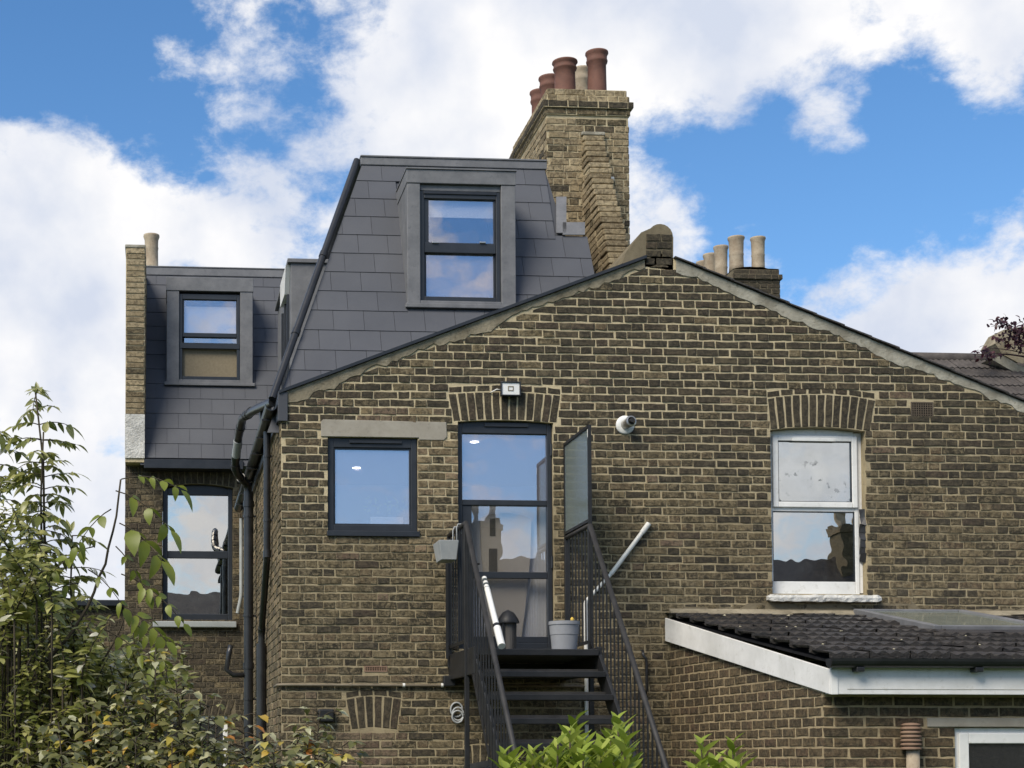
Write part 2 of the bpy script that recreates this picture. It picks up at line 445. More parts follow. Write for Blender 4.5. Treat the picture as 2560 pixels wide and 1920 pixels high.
def leaf_mat(name, stops, rough=0.33, spec=0.65, transl=0.45):
    m, nt, b = new_mat(name)
    r, p = rnd_sock(nt), pos_sock(nt)
    c = ramp(nt, r, stops)
    f = nz(nt, p, 45.0, 3.0, 0.6)
    c = mixc(nt, mth(nt, 'MULTIPLY', f, 0.35), c, mixc(nt, 0.5, c, (0.02, 0.03, 0.01)))
    nt.links.new(c, b.inputs['Base Color'])
    b.inputs['Roughness'].default_value = rough
    b.inputs['Specular IOR Level'].default_value = spec
    tl = nd(nt, 'ShaderNodeBsdfTranslucent', {'Color': c})
    mx = nd(nt, 'ShaderNodeMixShader', {0: transl, 1: b.outputs[0], 2: tl.outputs[0]})
    out = [n for n in nt.nodes if n.type == 'OUTPUT_MATERIAL'][0]
    nt.links.new(mx.outputs[0], out.inputs[0])
    return m


M['leaf_elder'] = leaf_mat('elder_leaf', [(0.0, (0.109, 0.134, 0.031)), (0.4, (0.243, 0.260, 0.068)), (0.75, (0.377, 0.378, 0.121)), (0.92, (0.562, 0.545, 0.229)), (1.0, (0.562, 0.562, 0.543))])  # whitest stop puts sky highlights into the colour of a few leaves
M['leaf_bramble'] = leaf_mat('bramble_leaf', [(0.0, (0.084, 0.092, 0.029)), (0.35, (0.161, 0.166, 0.054)), (0.62, (0.253, 0.246, 0.105)), (0.78, (0.585, 0.585, 0.379)), (0.925, (0.505, 0.421, 0.070)), (0.98, (0.585, 0.379, 0.056)), (1.0, (0.585, 0.198, 0.043))])  # pale stop is the bright sky sheen, put into the leaf colour
M['leaf_lime'] = leaf_mat('lime_green_leaf', [(0.0, (0.179, 0.238, 0.025)), (0.5, (0.275, 0.357, 0.046)), (1.0, (0.394, 0.452, 0.089))], 0.42, 0.4, 0.4)
M['leaf_fresh'] = leaf_mat('fresh_leaf', [(0.0, (0.15, 0.19, 0.025)), (1.0, (0.25, 0.29, 0.05))], 0.4, 0.4, 0.4)
M['leaf_purple'] = leaf_mat('purple_leaf', [(0.0, (0.022, 0.006, 0.014)), (0.6, (0.045, 0.010, 0.022)), (1.0, (0.075, 0.016, 0.025))], 0.45, 0.4, 0.3)

# ------------------------------------------------------------------ mesh helpers
OFF = {}


def attach(o, parent):
    if parent is not None:
        o.parent = parent
        o.matrix_parent_inverse = Matrix.Translation(-OFF.get(parent.name, Vector((0, 0, 0))))


def thing(name, label, cat, base, group=None):
    e = bpy.data.objects.new(name, None)
    e.empty_display_size = 0.2
    COL.objects.link(e)
    e.location = base
    OFF[e.name] = Vector(base)
    e['label'] = label
    e['category'] = cat
    e['kind'] = 'thing'
    if group:
        e['group'] = group
    return e


def tag(o, label, cat, group=None):
    o['label'] = label
    o['category'] = cat
    o['kind'] = 'thing'
    if group:
        o['group'] = group
    return o


class MB:
    def __init__(s):
        s.v, s.f, s.r = [], [], []
        s.cur = 0.0

    def face(s, idx):
        s.f.append(tuple(idx))
        s.r.append(s.cur)

    def add(s, vs, fs):
        b = len(s.v)
        s.v += [tuple(p) for p in vs]
        for f in fs:
            s.face([b + i for i in f])

    def box(s, x0, x1, y0, y1, z0, z1):
        x0, x1 = sorted((x0, x1)); y0, y1 = sorted((y0, y1)); z0, z1 = sorted((z0, z1))
        s.add([(x0, y0, z0), (x1, y0, z0), (x1, y1, z0), (x0, y1, z0), (x0, y0, z1), (x1, y0, z1), (x1, y1, z1), (x0, y1, z1)],
              [(0, 3, 2, 1), (4, 5, 6, 7), (0, 1, 5, 4), (1, 2, 6, 5), (2, 3, 7, 6), (3, 0, 4, 7)])
        return s

    def prism(s, poly, d):
        """polygon (3-D points) pushed along vector d"""
        n = len(poly)
        d = Vector(d)
        a = [Vector(p) for p in poly]
        b = [p + d for p in a]
        s.add(a + b, [tuple(range(n))[::-1], tuple(range(n, 2 * n))] + [(i, (i + 1) % n, n + (i + 1) % n, n + i) for i in range(n)])
        return s

    def bar(s, a, b, w, h, up=(0, 0, 1)):
        a, b = Vector(a), Vector(b)
        t = (b - a).normalized()
        u = Vector(up)
        sd_ = t.cross(u)
        if sd_.length < 1e-4:
            sd_ = t.cross(Vector((0, 1, 0)))
        sd_.normalize()
        u = sd_.cross(t)
        q = [sd_ * (-w / 2) + u * (-h / 2), sd_ * (w / 2) + u * (-h / 2), sd_ * (w / 2) + u * (h / 2), sd_ * (-w / 2) + u * (h / 2)]
        s.add([a + k for k in q] + [b + k for k in q], [(0, 1, 2, 3), (7, 6, 5, 4), (0, 4, 5, 1), (1, 5, 6, 2), (2, 6, 7, 3), (3, 7, 4, 0)])
        return s

    def tube(s, pts, r, seg=10, cap=True):
        pts = [Vector(p) for p in pts]
        rs = r if isinstance(r, (list, tuple)) else [r] * len(pts)
        base = len(s.v)
        ref = None
        for i, p in enumerate(pts):
            t = (pts[min(i + 1, len(pts) - 1)] - pts[max(i - 1, 0)]).normalized()
            if ref is None:
                ref = Vector((0, 0, 1)) if abs(t.z) < 0.9 else Vector((1, 0, 0))
            a = (ref - t * ref.dot(t)).normalized()
            ref = a
            b = t.cross(a)
            for k in range(seg):
                an = 2 * math.pi * k / seg
                s.v.append(tuple(p + (a * math.cos(an) + b * math.sin(an)) * rs[i]))
        for i in range(len(pts) - 1):
            for k in range(seg):
                s.face((base + i * seg + k, base + i * seg + (k + 1) % seg, base + (i + 1) * seg + (k + 1) % seg, base + (i + 1) * seg + k))
        if cap:
            s.face([base + k for k in range(seg)][::-1])
            s.face([base + (len(pts) - 1) * seg + k for k in range(seg)])
        return s

    def lathe(s, c, prof, seg=20, axis=None):
        """prof: (radius, height) list, turned about the vertical through c (or about axis)"""
        c = Vector(c)
        az = Vector(axis or (0, 0, 1)).normalized()
        ax = az.orthogonal().normalized()
        ay = az.cross(ax)
        base = len(s.v)
        for r, h in prof:
            for k in range(seg):
                an = 2 * math.pi * k / seg
                s.v.append(tuple(c + az * h + (ax * math.cos(an) + ay * math.sin(an)) * r))
        for i in range(len(prof) - 1):
            for k in range(seg):
                s.face((base + i * seg + k, base + i * seg + (k + 1) % seg, base + (i + 1) * seg + (k + 1) % seg, base + (i + 1) * seg + k))
        s.face([base + k for k in range(seg)][::-1])
        s.face([base + (len(prof) - 1) * seg + k for k in range(seg)])
        return s

    def mesh(s, name, mat, smooth=False):
        me = bpy.data.meshes.new(name)
        me.from_pydata(s.v, [], s.f)
        if any(s.r):
            at = me.attributes.new('rnd', 'FLOAT', 'FACE')
            at.data.foreach_set('value', s.r)
        me.materials.append(mat)
        if smooth:
            me.polygons.foreach_set('use_smooth', [True] * len(me.polygons))
        me.update()
        return me

    def build(s, name, mat, parent=None, smooth=False, bevel=0.0, kind=None, autosmooth=False):
        me = s.mesh(name, mat, smooth)
        o = bpy.data.objects.new(name, me)
        COL.objects.link(o)
        attach(o, parent)
        if bevel:
            md = o.modifiers.new('bevel', 'BEVEL')
            md.width = bevel
            md.segments = 2
            md.limit_method = 'ANGLE'
            md.angle_limit = math.radians(40)
        if autosmooth:
            bm2 = bmesh.new(); bm2.from_mesh(me)
            for e in bm2.edges:
                if len(e.link_faces) == 2 and e.calc_face_angle(0) > math.radians(38):
                    e.smooth = False
            for f in bm2.faces:
                f.smooth = True
            bm2.to_mesh(me); bm2.free()
        if kind:
            o['kind'] = kind
        return o


def link_mesh(name, me, parent, mtx=None, kind=None):
    o = bpy.data.objects.new(name, me)
    COL.objects.link(o)
    attach(o, parent)
    if mtx is not None:
        o.matrix_basis = mtx
    if kind:
        o['kind'] = kind
    return o


class Frame:
    """a flat wall or roof plane: origin, u (along), v (up), n (outward)"""
    def __init__(s, o, u, v):
        s.o, s.u, s.v = Vector(o), Vector(u).normalized(), Vector(v).normalized()
        s.n = s.u.cross(s.v).normalized()

    def p(s, a, b, c=0.0):
        return s.o + s.u * a + s.v * b + s.n * c

    def uv(s, pt):
        d = Vector(pt) - s.o
        return d.dot(s.u), d.dot(s.v)

    def px(s, x, y):
        return s.uv(PP(x, y, s.o, s.n))

    def mtx(s, a, b, c=0.0):
        m = Matrix((s.u, s.v, s.n)).transposed().to_4x4()
        m.translation = s.p(a, b, c)
        return m


def clip_poly(poly, planes):
    """keep a*u+b*v<=c for every plane"""
    for a, b, c in planes:
        out = []
        n = len(poly)
        for i in range(n):
            p, q = poly[i], poly[(i + 1) % n]
            dp, dq = a * p[0] + b * p[1] - c, a * q[0] + b * q[1] - c
            if dp <= 0:
                out.append(p)
            if (dp < 0 < dq) or (dq < 0 < dp):
                t = dp / (dp - dq)
                out.append((p[0] + (q[0] - p[0]) * t, p[1] + (q[1] - p[1]) * t))
        poly = out
        if len(poly) < 3:
            return []
    return poly


def area(poly):
    return 0.5 * abs(sum(poly[i][0] * poly[(i + 1) % len(poly)][1] - poly[(i + 1) % len(poly)][0] * poly[i][1] for i in range(len(poly))))


def piece(mb, F, poly, top=0.004, sink=0.012, cham=0.0035, jit=0.0036, rnd=None, sub=True, rng=random):
    """one brick-like piece standing proud of plane F"""
    mb.cur = rng.random() * 0.999 + 0.0005 if rnd is None else rnd
    pts = []
    n = len(poly)
    if area(poly) < 0:
        poly = poly[::-1]
    for i in range(n):
        p, q = poly[i], poly[(i + 1) % n]
        pts.append((p[0] + rng.uniform(-jit, jit), p[1] + rng.uniform(-jit, jit)))
        L = math.hypot(q[0] - p[0], q[1] - p[1])
        if sub and L > 0.09:
            k = 2 if L > 0.16 else 1
            for j in range(1, k + 1):
                t = j / (k + 1) + rng.uniform(-0.1, 0.1)
                pts.append((p[0] + (q[0] - p[0]) * t + rng.uniform(-jit, jit) * 1.2, p[1] + (q[1] - p[1]) * t + rng.uniform(-jit, jit) * 1.2))
    cx = sum(p[0] for p in pts) / len(pts)
    cy = sum(p[1] for p in pts) / len(pts)
    m = len(pts)
    tilt = (rng.uniform(-0.02, 0.02), rng.uniform(-0.02, 0.02))
    r0 = [F.p(a, b, -sink) for a, b in pts]
    r1 = [F.p(a, b, top - cham + tilt[0] * (a - cx) + tilt[1] * (b - cy)) for a, b in pts]
    r2 = []
    for a, b in pts:
        dx, dy = cx - a, cy - b
        L = math.hypot(dx, dy) or 1
        k = min(cham * 1.3, L * 0.4) / L
        r2.append(F.p(a + dx * k, b + dy * k, top + tilt[0] * (a - cx) + tilt[1] * (b - cy)))
    fs = [tuple(range(2 * m, 3 * m))]
    for ring in (0, 1):
        for i in range(m):
            j = (i + 1) % m
            fs.append((ring * m + i, ring * m + j, (ring + 1) * m + j, (ring + 1) * m + i))
    mb.add(r0 + r1 + r2, fs)


LOCAL = Frame((0, 0, 0), (1, 0, 0), (0, 1, 0))
_variants = {}


def brick_variant(w, h, mat, k, top):
    key = (round(w, 3), round(h, 3), mat.name, k)
    if key not in _variants:
        mb = MB()
        rng = random.Random(k * 77 + 5)
        piece(mb, LOCAL, [(-w / 2, -h / 2), (w / 2, -h / 2), (w / 2, h / 2), (-w / 2, h / 2)], top + rng.uniform(-0.002, 0.003), rnd=0.0, rng=rng)
        mb.r = [0.0] * len(mb.f)
        _variants[key] = mb.mesh('brick', mat)
    return _variants[key]


def lay(u0, u1, v0, v1, course=0.075, joint=0.012, bond='flemish', perp=None, openings=(), planes=(), shift=0.0, st=0.215, hd=0.1025, rng=None, wob=0.0):
    """list of (poly, full_size) bricks of a flat wall"""
    rng = rng or random.Random(3)
    out = []
    pj = perp or joint
    nrow = int(math.ceil((v1 - v0) / course))
    for k in range(nrow):
        a, b = v0 + k * course + joint / 2, v0 + (k + 1) * course - joint / 2
        if b > v1 + 0.001:
            b = v1
            if b - a < 0.03:
                continue
        spans = [(u0, u1)]
        for oa, ob, oc, od in openings:
            ov = min(b, od) - max(a, oc)
            if ov > 0.33 * (b - a):
                ns = []
                for p, q in spans:
                    if ob <= p or oa >= q:
                        ns.append((p, q))
                    else:
                        if oa - p > 0.03:
                            ns.append((p, oa))
                        if q - ob > 0.03:
                            ns.append((ob, q))
                spans = ns
        if bond == 'flemish':
            per = st + hd + 2 * pj
            off = shift + (k % 2) * (per / 2 + 0.0) + rng.uniform(-0.012, 0.012)
            u = u0 - per * 2 + off
            seq = []
            i = 0
            while u < u1:
                w = st if i % 2 == 0 else hd
                if rng.random() < 0.03:
                    w += rng.uniform(-0.02, 0.02)
                seq.append((u, u + w))
                u += w + pj * rng.uniform(0.6, 1.4)
                i += 1
        elif bond == 'header':
            u = u0 - hd * 2 + shift + (k % 2) * (hd + joint) / 2
            seq = []
            while u < u1:
                seq.append((u, u + hd)); u += hd + joint
        else:
            per = st + pj
            u = u0 - per * 2 + shift + (k % 2) * per / 2 + rng.uniform(-0.006, 0.006)
            seq = []
            while u < u1:
                seq.append((u, u + st)); u += per
        for p, q in seq:
            for sa, sb in spans:
                x0, x1 = max(p, sa), min(q, sb)
                if x1 - x0 < 0.032:
                    continue
                poly = [(x0, a), (x1, a), (x1, b), (x0, b)]
                full = abs((x1 - x0) - (q - p)) < 1e-6
                if planes:
                    c = clip_poly(poly, planes)
                    if len(c) < 3 or area(c) < 0.0012:
                        continue
                    if abs(area(c) - area(poly)) > 1e-7:
                        full = False
                    poly = c
                out.append((poly, full))
    return out


def build_bricks(parent, F, bricks, matf, top=0.004, limit=300, score=None, rng=None, jit=0.0036):
    """largest pieces as objects of their own, the remainder as one mesh per material"""
    rng = rng or random.Random(9)
    order = sorted(range(len(bricks)), key=(score or (lambda i: -area(bricks[i][0]))))
    single = set(order[:limit])
    rest = {}
    for i, (poly, full) in enumerate(bricks):
        w0 = mnoise.noise(Vector((poly[0][0] * 0.9, poly[0][1] * 2.3, 3.1))) * 0.007
        if not full:
            poly = [(a_, b_ + mnoise.noise(Vector((a_ * 0.9, poly[0][1] * 2.3, 3.1))) * 0.007) for a_, b_ in poly]
        else:
            poly = [(a_, b_ + w0) for a_, b_ in poly]
        cu = sum(p[0] for p in poly) / len(poly)
        cv = sum(p[1] for p in poly) / len(poly)
        mat = matf(cu, cv, rng) if callable(matf) else matf
        if i in single:
            w = max(p[0] for p in poly) - min(p[0] for p in poly)
            h = max(p[1] for p in poly) - min(p[1] for p in poly)
            if full and len(poly) == 4:
                me = brick_variant(round(w, 2), round(h, 3), mat, rng.randrange(8), top)
                m = F.mtx((min(p[0] for p in poly) + max(p[0] for p in poly)) / 2, (min(p[1] for p in poly) + max(p[1] for p in poly)) / 2, rng.uniform(-0.002, 0.002))
                link_mesh('brick', me, parent, m)
            else:
                mb = MB()
                piece(mb, F, poly, top + rng.uniform(-0.002, 0.003), rng=rng)
                mb.build('brick', mat, parent)
        else:
            mb = rest.setdefault(mat.name, (MB(), mat))[0]
            piece(mb, F, poly, top + rng.uniform(-0.003, 0.004), rng=rng, jit=jit)
    for nm, (mb, mat) in rest.items():
        mb.build('brickwork', mat, parent, kind='stuff')


def sheet(F, outer, holes=(), c=0.0, depth=0.0, name='wall', mat=None, parent=None):
    """flat wall face with holes; hole edges are returned into the wall by depth"""
    bm = bmesh.new()
    loops = []
    for loop in [outer] + list(holes):
        vs = [bm.verts.new(F.p(a, b, c)) for a, b in loop]
        es = [bm.edges.new((vs[i], vs[(i + 1) % len(vs)])) for i in range(len(vs))]
        loops.append((vs, es))
    alle = [e for _, es in loops for e in es]
    bmesh.ops.triangle_fill(bm, use_beauty=True, edges=alle, normal=F.n)
    if depth:
        for li, (vs, es) in enumerate(loops):
            bk = [bm.verts.new(v.co - F.n * depth) for v in vs]
            for i in range(len(vs)):
                j = (i + 1) % len(vs)
                bm.faces.new((vs[i], vs[j], bk[j], bk[i]))
    bmesh.ops.recalc_face_normals(bm, faces=bm.faces)
    me = bpy.data.meshes.new(name)
    bm.to_mesh(me)
    bm.free()
    me.materials.append(mat)
    o = bpy.data.objects.new(name, me)
    COL.objects.link(o)
    attach(o, parent)
    return o


def frame_ring(mb, x0, x1, z0, z1, w, y0, y1, wb=None, wt=None):
    """rectangular frame facing -Y made of four butted bars"""
    wb = wb or w
    wt = wt or w
    mb.box(x0, x0 + w, y0, y1, z0, z1)
    mb.box(x1 - w, x1, y0, y1, z0, z1)
    mb.box(x0 + w, x1 - w, y0, y1, z0, z0 + wb)
    mb.box(x0 + w, x1 - w, y0, y1, z1 - wt, z1)
    return mb


def room(name, x0, x1, y0, y1, z0, z1, parent, mat=None):
    """inside of a room: box open towards -Y"""
    mb = MB()
    mb.add([(x0, y0, z0), (x1, y0, z0), (x1, y1, z0), (x0, y1, z0), (x0, y0, z1), (x1, y0, z1), (x1, y1, z1), (x0, y1, z1)],
           [(0, 1, 2, 3), (7, 6, 5, 4), (2, 1, 5, 6), (3, 2, 6, 7), (0, 3, 7, 4)])
    return mb.build(name, mat or M['room'], parent)

# ================================================================== SETTING
g = MB()
g.add([(-400, -400, 0), (400, -400, 0), (400, 400, 0), (-400, 400, 0)], [(0, 1, 2, 3)])
o = g.build('ground', M['grass'])
o['kind'] = 'structure'

# ================================================================== REAR WING (the brick gable)
FW = Frame((0, 0, 0), (1, 0, 0), (0, 0, 1))


def wz(x, y, Y=0.0):
    p = P(x, y, Y)
    return p.x, p.z


def rect(x0, x1, y0, y1, Y=0.0):
    """photo rectangle on the plane at depth Y -> (X0, X1, Z0, Z1)"""
    a = P(x0, (y0 + y1) / 2, Y).x
    b = P(x1, (y0 + y1) / 2, Y).x
    xm = (x0 + x1) / 2
    return a, b, P(xm, y1, Y).z, P(xm, y0, Y).z


XL = P(607, 1300, 0).x
A_, B_ = wz(680 / K, 992 / K), wz(1500 / K, 690 / K)
C_, D_ = wz(1760 / K, 678 / K), wz(2560 / K, 1007 / K)
sl = (B_[1] - A_[1]) / (B_[0] - A_[0])
sr = (D_[1] - C_[1]) / (D_[0] - C_[0])
APX = (C_[1] - A_[1] + sl * A_[0] - sr * C_[0]) / (sl - sr)
APZ = A_[1] + sl * (APX - A_[0])
XR = 2 * APX - XL + 0.1
ZL = A_[1] + sl * (XL - A_[0])
ZR = C_[1] + sr * (XR - C_[0])
zl = lambda x: A_[1] + sl * (x - A_[0])
zr = lambda x: C_[1] + sr * (x - C_[0])

wing = thing('brick_wing', 'dark brick gabled rear wing with black door, square dark window and arched white window', 'house', (APX, 2.0, 0))

WA = rect(708, 903, 945, 1158)              # square dark window
DR = rect(990, 1197, 912, 1402)             # door
WW = rect(1666, 1872, 930, 1283)            # white window
door_rise, ww_rise = 0.02, 0.035


def arch_loop(r, rise, n=8):
    x0, x1, z0, z1 = r
    pts = [(x0, z0), (x1, z0)]
    for i in range(n + 1):
        t = i / n
        pts.append((x1 + (x0 - x1) * t, z1 + rise * (1 - (2 * t - 1) ** 2)))
    return pts


wall = sheet(FW, [(XL, 0), (XR, 0), (XR, ZR), (APX, APZ), (XL, ZL)],
             [[(WA[0], WA[2]), (WA[1], WA[2]), (WA[1], WA[3]), (WA[0], WA[3])], arch_loop(DR, door_rise), arch_loop(WW, ww_rise)],
             0.0, 0.22, 'wall', M['mortar'], wing)

# cells kept clear of ordinary bricks
LN = rect(693, 965, 908, 945)
ARC_D = (wz(978, 912)[0], wz(1203, 912)[0], wz(968, 850)[0], wz(1212, 850)[0], DR[3], wz(1090, 852)[1])
ARC_W = (wz(1664, 925)[0], wz(1880, 925)[0], wz(1656, 864)[0], wz(1891, 864)[0], WW[3], wz(1775, 862)[1])
ARC_S = (wz(758, 1576)[0], wz(858, 1576)[0], wz(746, 1510)[0], wz(868, 1510)[0], wz(800, 1576)[1], wz(800, 1510)[1])
ARC_T = (wz(1008, 1659)[0], wz(1062, 1659)[0], wz(1000, 1612)[0], wz(1075, 1612)[0], wz(1040, 1662)[1], wz(1040, 1612)[1])
AB1 = rect(1966, 2017, 867, 903)
AB2 = rect(785, 838, 1437, 1453)
AB3 = rect(2142, 2180, 1437, 1453)
opens = [WA, DR, WW, LN, AB1, AB2, (LN[0] + 0.5, LN[1], LN[2] - 0.03, LN[3])]
for A, hd_ in ((ARC_D, 0.075), (ARC_W, 0.075), (ARC_S, 0.05), (ARC_T, 0.05)):
    for k in range(5):
        t0, t1 = k / 5, (k + 1) / 5
        tm = (t0 + t1) / 2
        za_, zb_ = A[4] + (A[5] - A[4]) * t0, A[4] + (A[5] - A[4]) * t1
        opens.append((A[0] + (A[2] - A[0]) * tm - 0.005, A[1] + (A[3] - A[1]) * tm + 0.005, za_ - (0.01 if k == 0 else 0), zb_))
    opens.append((min(A[0], A[2]) - 0.004, max(A[1], A[3]) + 0.004, A[5], A[5] + hd_))
rake = 0.085
nl = math.hypot(1, sl)
nr = math.hypot(1, sr)
planes = [(-sl / nl, 1 / nl, (A_[1] - sl * A_[0]) / nl - rake), (-sr / nr, 1 / nr, (C_[1] - sr * C_[0]) / nr - rake * 1.05)]
bricks = lay(XL + 0.004, XR, 0.0, APZ, openings=opens, planes=planes, joint=0.0165, perp=0.0105, rng=random.Random(21))
NB = rect(903, 992, 955, 1160)
IN = rect(740, 870, 1576, 1660)
rb = random.Random(8)


def wing_mat(u, v, rng):
    r = rng.random()
    if NB[0] - 0.05 < u < NB[1] + 0.05 and NB[2] - 0.2 < v < NB[3] + 0.05:
        return M['brick_new'] if r < 0.55 else M['brick']
    if LN[0] + 0.35 < u < LN[1] and LN[3] < v < LN[3] + 0.12:
        return M['brick_pink'] if r < 0.4 else (M['brick_new'] if r < 0.7 else M['brick'])
    if IN[0] < u < IN[1] and v < IN[3]:
        return M['brick_pink']
    t = min(1.0, max(0.0, (v - 3.9) / 1.1))
    if u > APX:
        t = min(1.0, t + 0.12)
    if r < 0.15 + 0.7 * t:
        return M['brick_dark']
    if r > 0.985:
        return M['brick_pink']
    return M['brick']


def wing_score(i):
    poly = bricks[i][0]
    cu = sum(p[0] for p in poly) / len(poly)
    cv = sum(p[1] for p in poly) / len(poly)
    vis = 1.3 < cu < 7.6 and 2.35 < cv
    return (0 if vis else 1, -round(area(poly) * 400), abs(cu - 4.6) + abs(cv - 4.4))


build_bricks(wall, FW, bricks, wing_mat, 0.007, 300, wing_score, random.Random(4))

# arches: voussoirs fanned over the openings, one row of headers above
def arch(A, n, rise, nh, parent, mat, rise_top=None, head=True):
    bl, br, tl, tr, z0, z1 = A
    rt = rise if rise_top is None else rise_top
    rng = random.Random(int(bl * 100))
    for i in range(n):
        t0, t1 = (i + 0.11) / n, (i + 0.89) / n
        f = lambda t, z, rs: z + rs * (1 - (2 * t - 1) ** 2)
        poly = [(bl + (br - bl) * t0, f(t0, z0, rise) + 0.004), (bl + (br - bl) * t1, f(t1, z0, rise) + 0.004),
                (tl + (tr - tl) * t1, f(t1, z1, rt) - 0.006), (tl + (tr - tl) * t0, f(t0, z1, rt) - 0.006)]
        mb = MB()
        piece(mb, FW, poly, 0.005 + rng.uniform(-0.002, 0.003), rng=rng)
        mb.build('arch_brick', mat, parent)
    if head:
        for i in range(nh):
            t0, t1 = (i + 0.07) / nh, (i + 0.93) / nh
            f = lambda t: z1 + 0.008 + rt * (1 - (2 * t - 1) ** 2)
            poly = [(tl + (tr - tl) * t0, f(t0)), (tl + (tr - tl) * t1, f(t1)), (tl + (tr - tl) * t1, f(t1) + 0.05), (tl + (tr - tl) * t0, f(t0) + 0.05)]
            mb = MB()
            piece(mb, FW, poly, 0.004, rng=rng)
            mb.build('arch_brick', mat, parent)


arch(ARC_D, 13, door_rise, 8, wall, M['brick_dark'], 0.025)
arch(ARC_W, 13, ww_rise, 8, wall, M['brick_dark'], 0.045)
arch(ARC_S, 6, 0.015, 4, wall, M['brick_dark'], 0.03)
arch(ARC_T, 4, 0.0, 2, wall, M['brick_dark'], 0.02)

# concrete lintel with its lower right bearing
mb = MB()
z_low = P(935, 951, 0).z
xa, xb, xc = LN[0], WA[1] + 0.01, LN[1]
mb.prism([(xa, -0.012, WA[3] + 0.002), (xb, -0.012, WA[3] + 0.002), (xb, -0.012, z_low), (xc - 0.03, -0.012, z_low), (xc, -0.012, z_low + 0.03), (xc - 0.005, -0.012, LN[3] - 0.01), (xa + 0.02, -0.012, LN[3]), (xa, -0.012, LN[3] - 0.02)], (0, 0.03, 0))
mb.build('lintel', M['concrete'], wing, bevel=0.004)

# cement fillets under both verges, ragged on the brick side
def fillet(x0, x1, zf, w, mat, seed, wv=0.035):
    rng = random.Random(seed)
    n = 70
    dev = 0.0
    top, bot = [], []
    for i in range(n + 1):
        x = x0 + (x1 - x0) * i / n
        top.append((x, zf(x) - 0.004))
        dev = max(-wv, min(wv * 1.3, dev * 0.8 + rng.uniform(-wv, wv) * 0.75))
        bot.append((x, zf(x) - w - dev - 0.01 * ((i * 7) % 5 == 0)))
    mb = MB()
    for i in range(n):
        a, b, c, d = bot[i], bot[i + 1], top[i + 1], top[i]
        mb.add([(a[0], 0.01, a[1]), (b[0], 0.01, b[1]), (c[0], 0.01, c[1]), (d[0], 0.01, d[1]),
                (a[0], -0.011, a[1] + 0.01), (b[0], -0.011, b[1] + 0.01), (c[0], -0.02, c[1]), (d[0], -0.02, d[1])],
               [(4, 5, 6, 7), (0, 1, 5, 4), (7, 6, 2, 3)] + ([(0, 4, 7, 3)] if i == 0 else []) + ([(1, 2, 6, 5)] if i == n - 1 else []))
    return mb.build('verge_fillet', mat, wing)


fillet(XL + 0.005, APX - 0.16, zl, 0.10, M['cement'], 5)
fillet(APX + 0.14, XR, zr, 0.11, M['cement_pale'], 6, 0.03)
# verge edges: thin lead strip on the left, tile edges on the right
mb = MB()
mb.prism([(XL - 0.02, -0.045, zl(XL - 0.02) + 0.001), (APX - 0.15, -0.045, zl(APX - 0.15) + 0.001), (APX - 0.15, -0.045, zl(APX - 0.15) + 0.03), (XL - 0.02, -0.045, zl(XL - 0.02) + 0.03)], (0, 0.5, 0))
mb.build('verge_flashing', M['black_plastic'], wing)

# side wall of the wing, facing left along the yard
LEN = 6.55
FS = Frame((XL, 0, 0), (0, -1, 0), (0, 0, 1))
side = sheet(FS, [(-LEN, 0), (-0.001, 0), (-0.001, ZL - 0.03), (-LEN, ZL - 0.03)], (), 0.0, 0.0, 'side_wall', M['mortar'], wing)
sb = lay(-LEN, 0.0, 0.0, ZL - 0.05, bond='flemish', shift=0.05, rng=random.Random(31))
rs_ = random.Random(77)
build_bricks(side, FS, sb, lambda u, v, r: M['brick'] if r.random() < 0.62 else M['brick_new'], 0.007, 0,
             lambda i: (0 if sum(p[1] for p in sb[i][0]) / len(sb[i][0]) > 1.7 else 1, -round(area(sb[i][0]) * 400), -sum(p[0] for p in sb[i][0])), random.Random(12))
# right wall and back of the wing so that it is a closed volume
mb = MB()
mb.box(XR - 0.2, XR - 0.002, 0.225, LEN, 0, ZR - 0.05)
mb.build('outer_wall', M['mortar_dark'], wing)
# neighbour's roof slope on the right of the ridge, tiles with stepped edges
mb = MB()
nrow = 14
for k in range(nrow):
    xa_ = APX + 0.12 + (XR + 0.15 - APX - 0.12) * k / nrow
    xb_ = APX + 0.12 + (XR + 0.15 - APX - 0.12) * (k + 1.12) / nrow
    mb.prism([(xa_, -0.05 - 0.004 * (k % 2), zr(xa_) + 0.001), (xb_, -0.05 - 0.004 * (k % 2), zr(xb_) + 0.008), (xb_, -0.05 - 0.004 * (k % 2), zr(xb_) + 0.022), (xa_, -0.05 - 0.004 * (k % 2), zr(xa_) + 0.012)], (0, 6.4, 0))
mb.build('roof_slope', M['roof_tile'], wing)

# ---- square dark window
def dark_window(r, frame_w, parent, pane, yf=0.03, name='window', sill=True, vent=True, fw_b=None, fw_t=None):
    x0, x1, z0, z1 = r
    mb = MB()
    frame_ring(mb, x0 + 0.004, x1 - 0.004, z0 + (0.05 if sill else 0.004), z1 - 0.004, frame_w, yf, yf + 0.07, fw_b, fw_t)
    w = mb.build(name, M['anthracite'], parent, bevel=0.004)
    return w


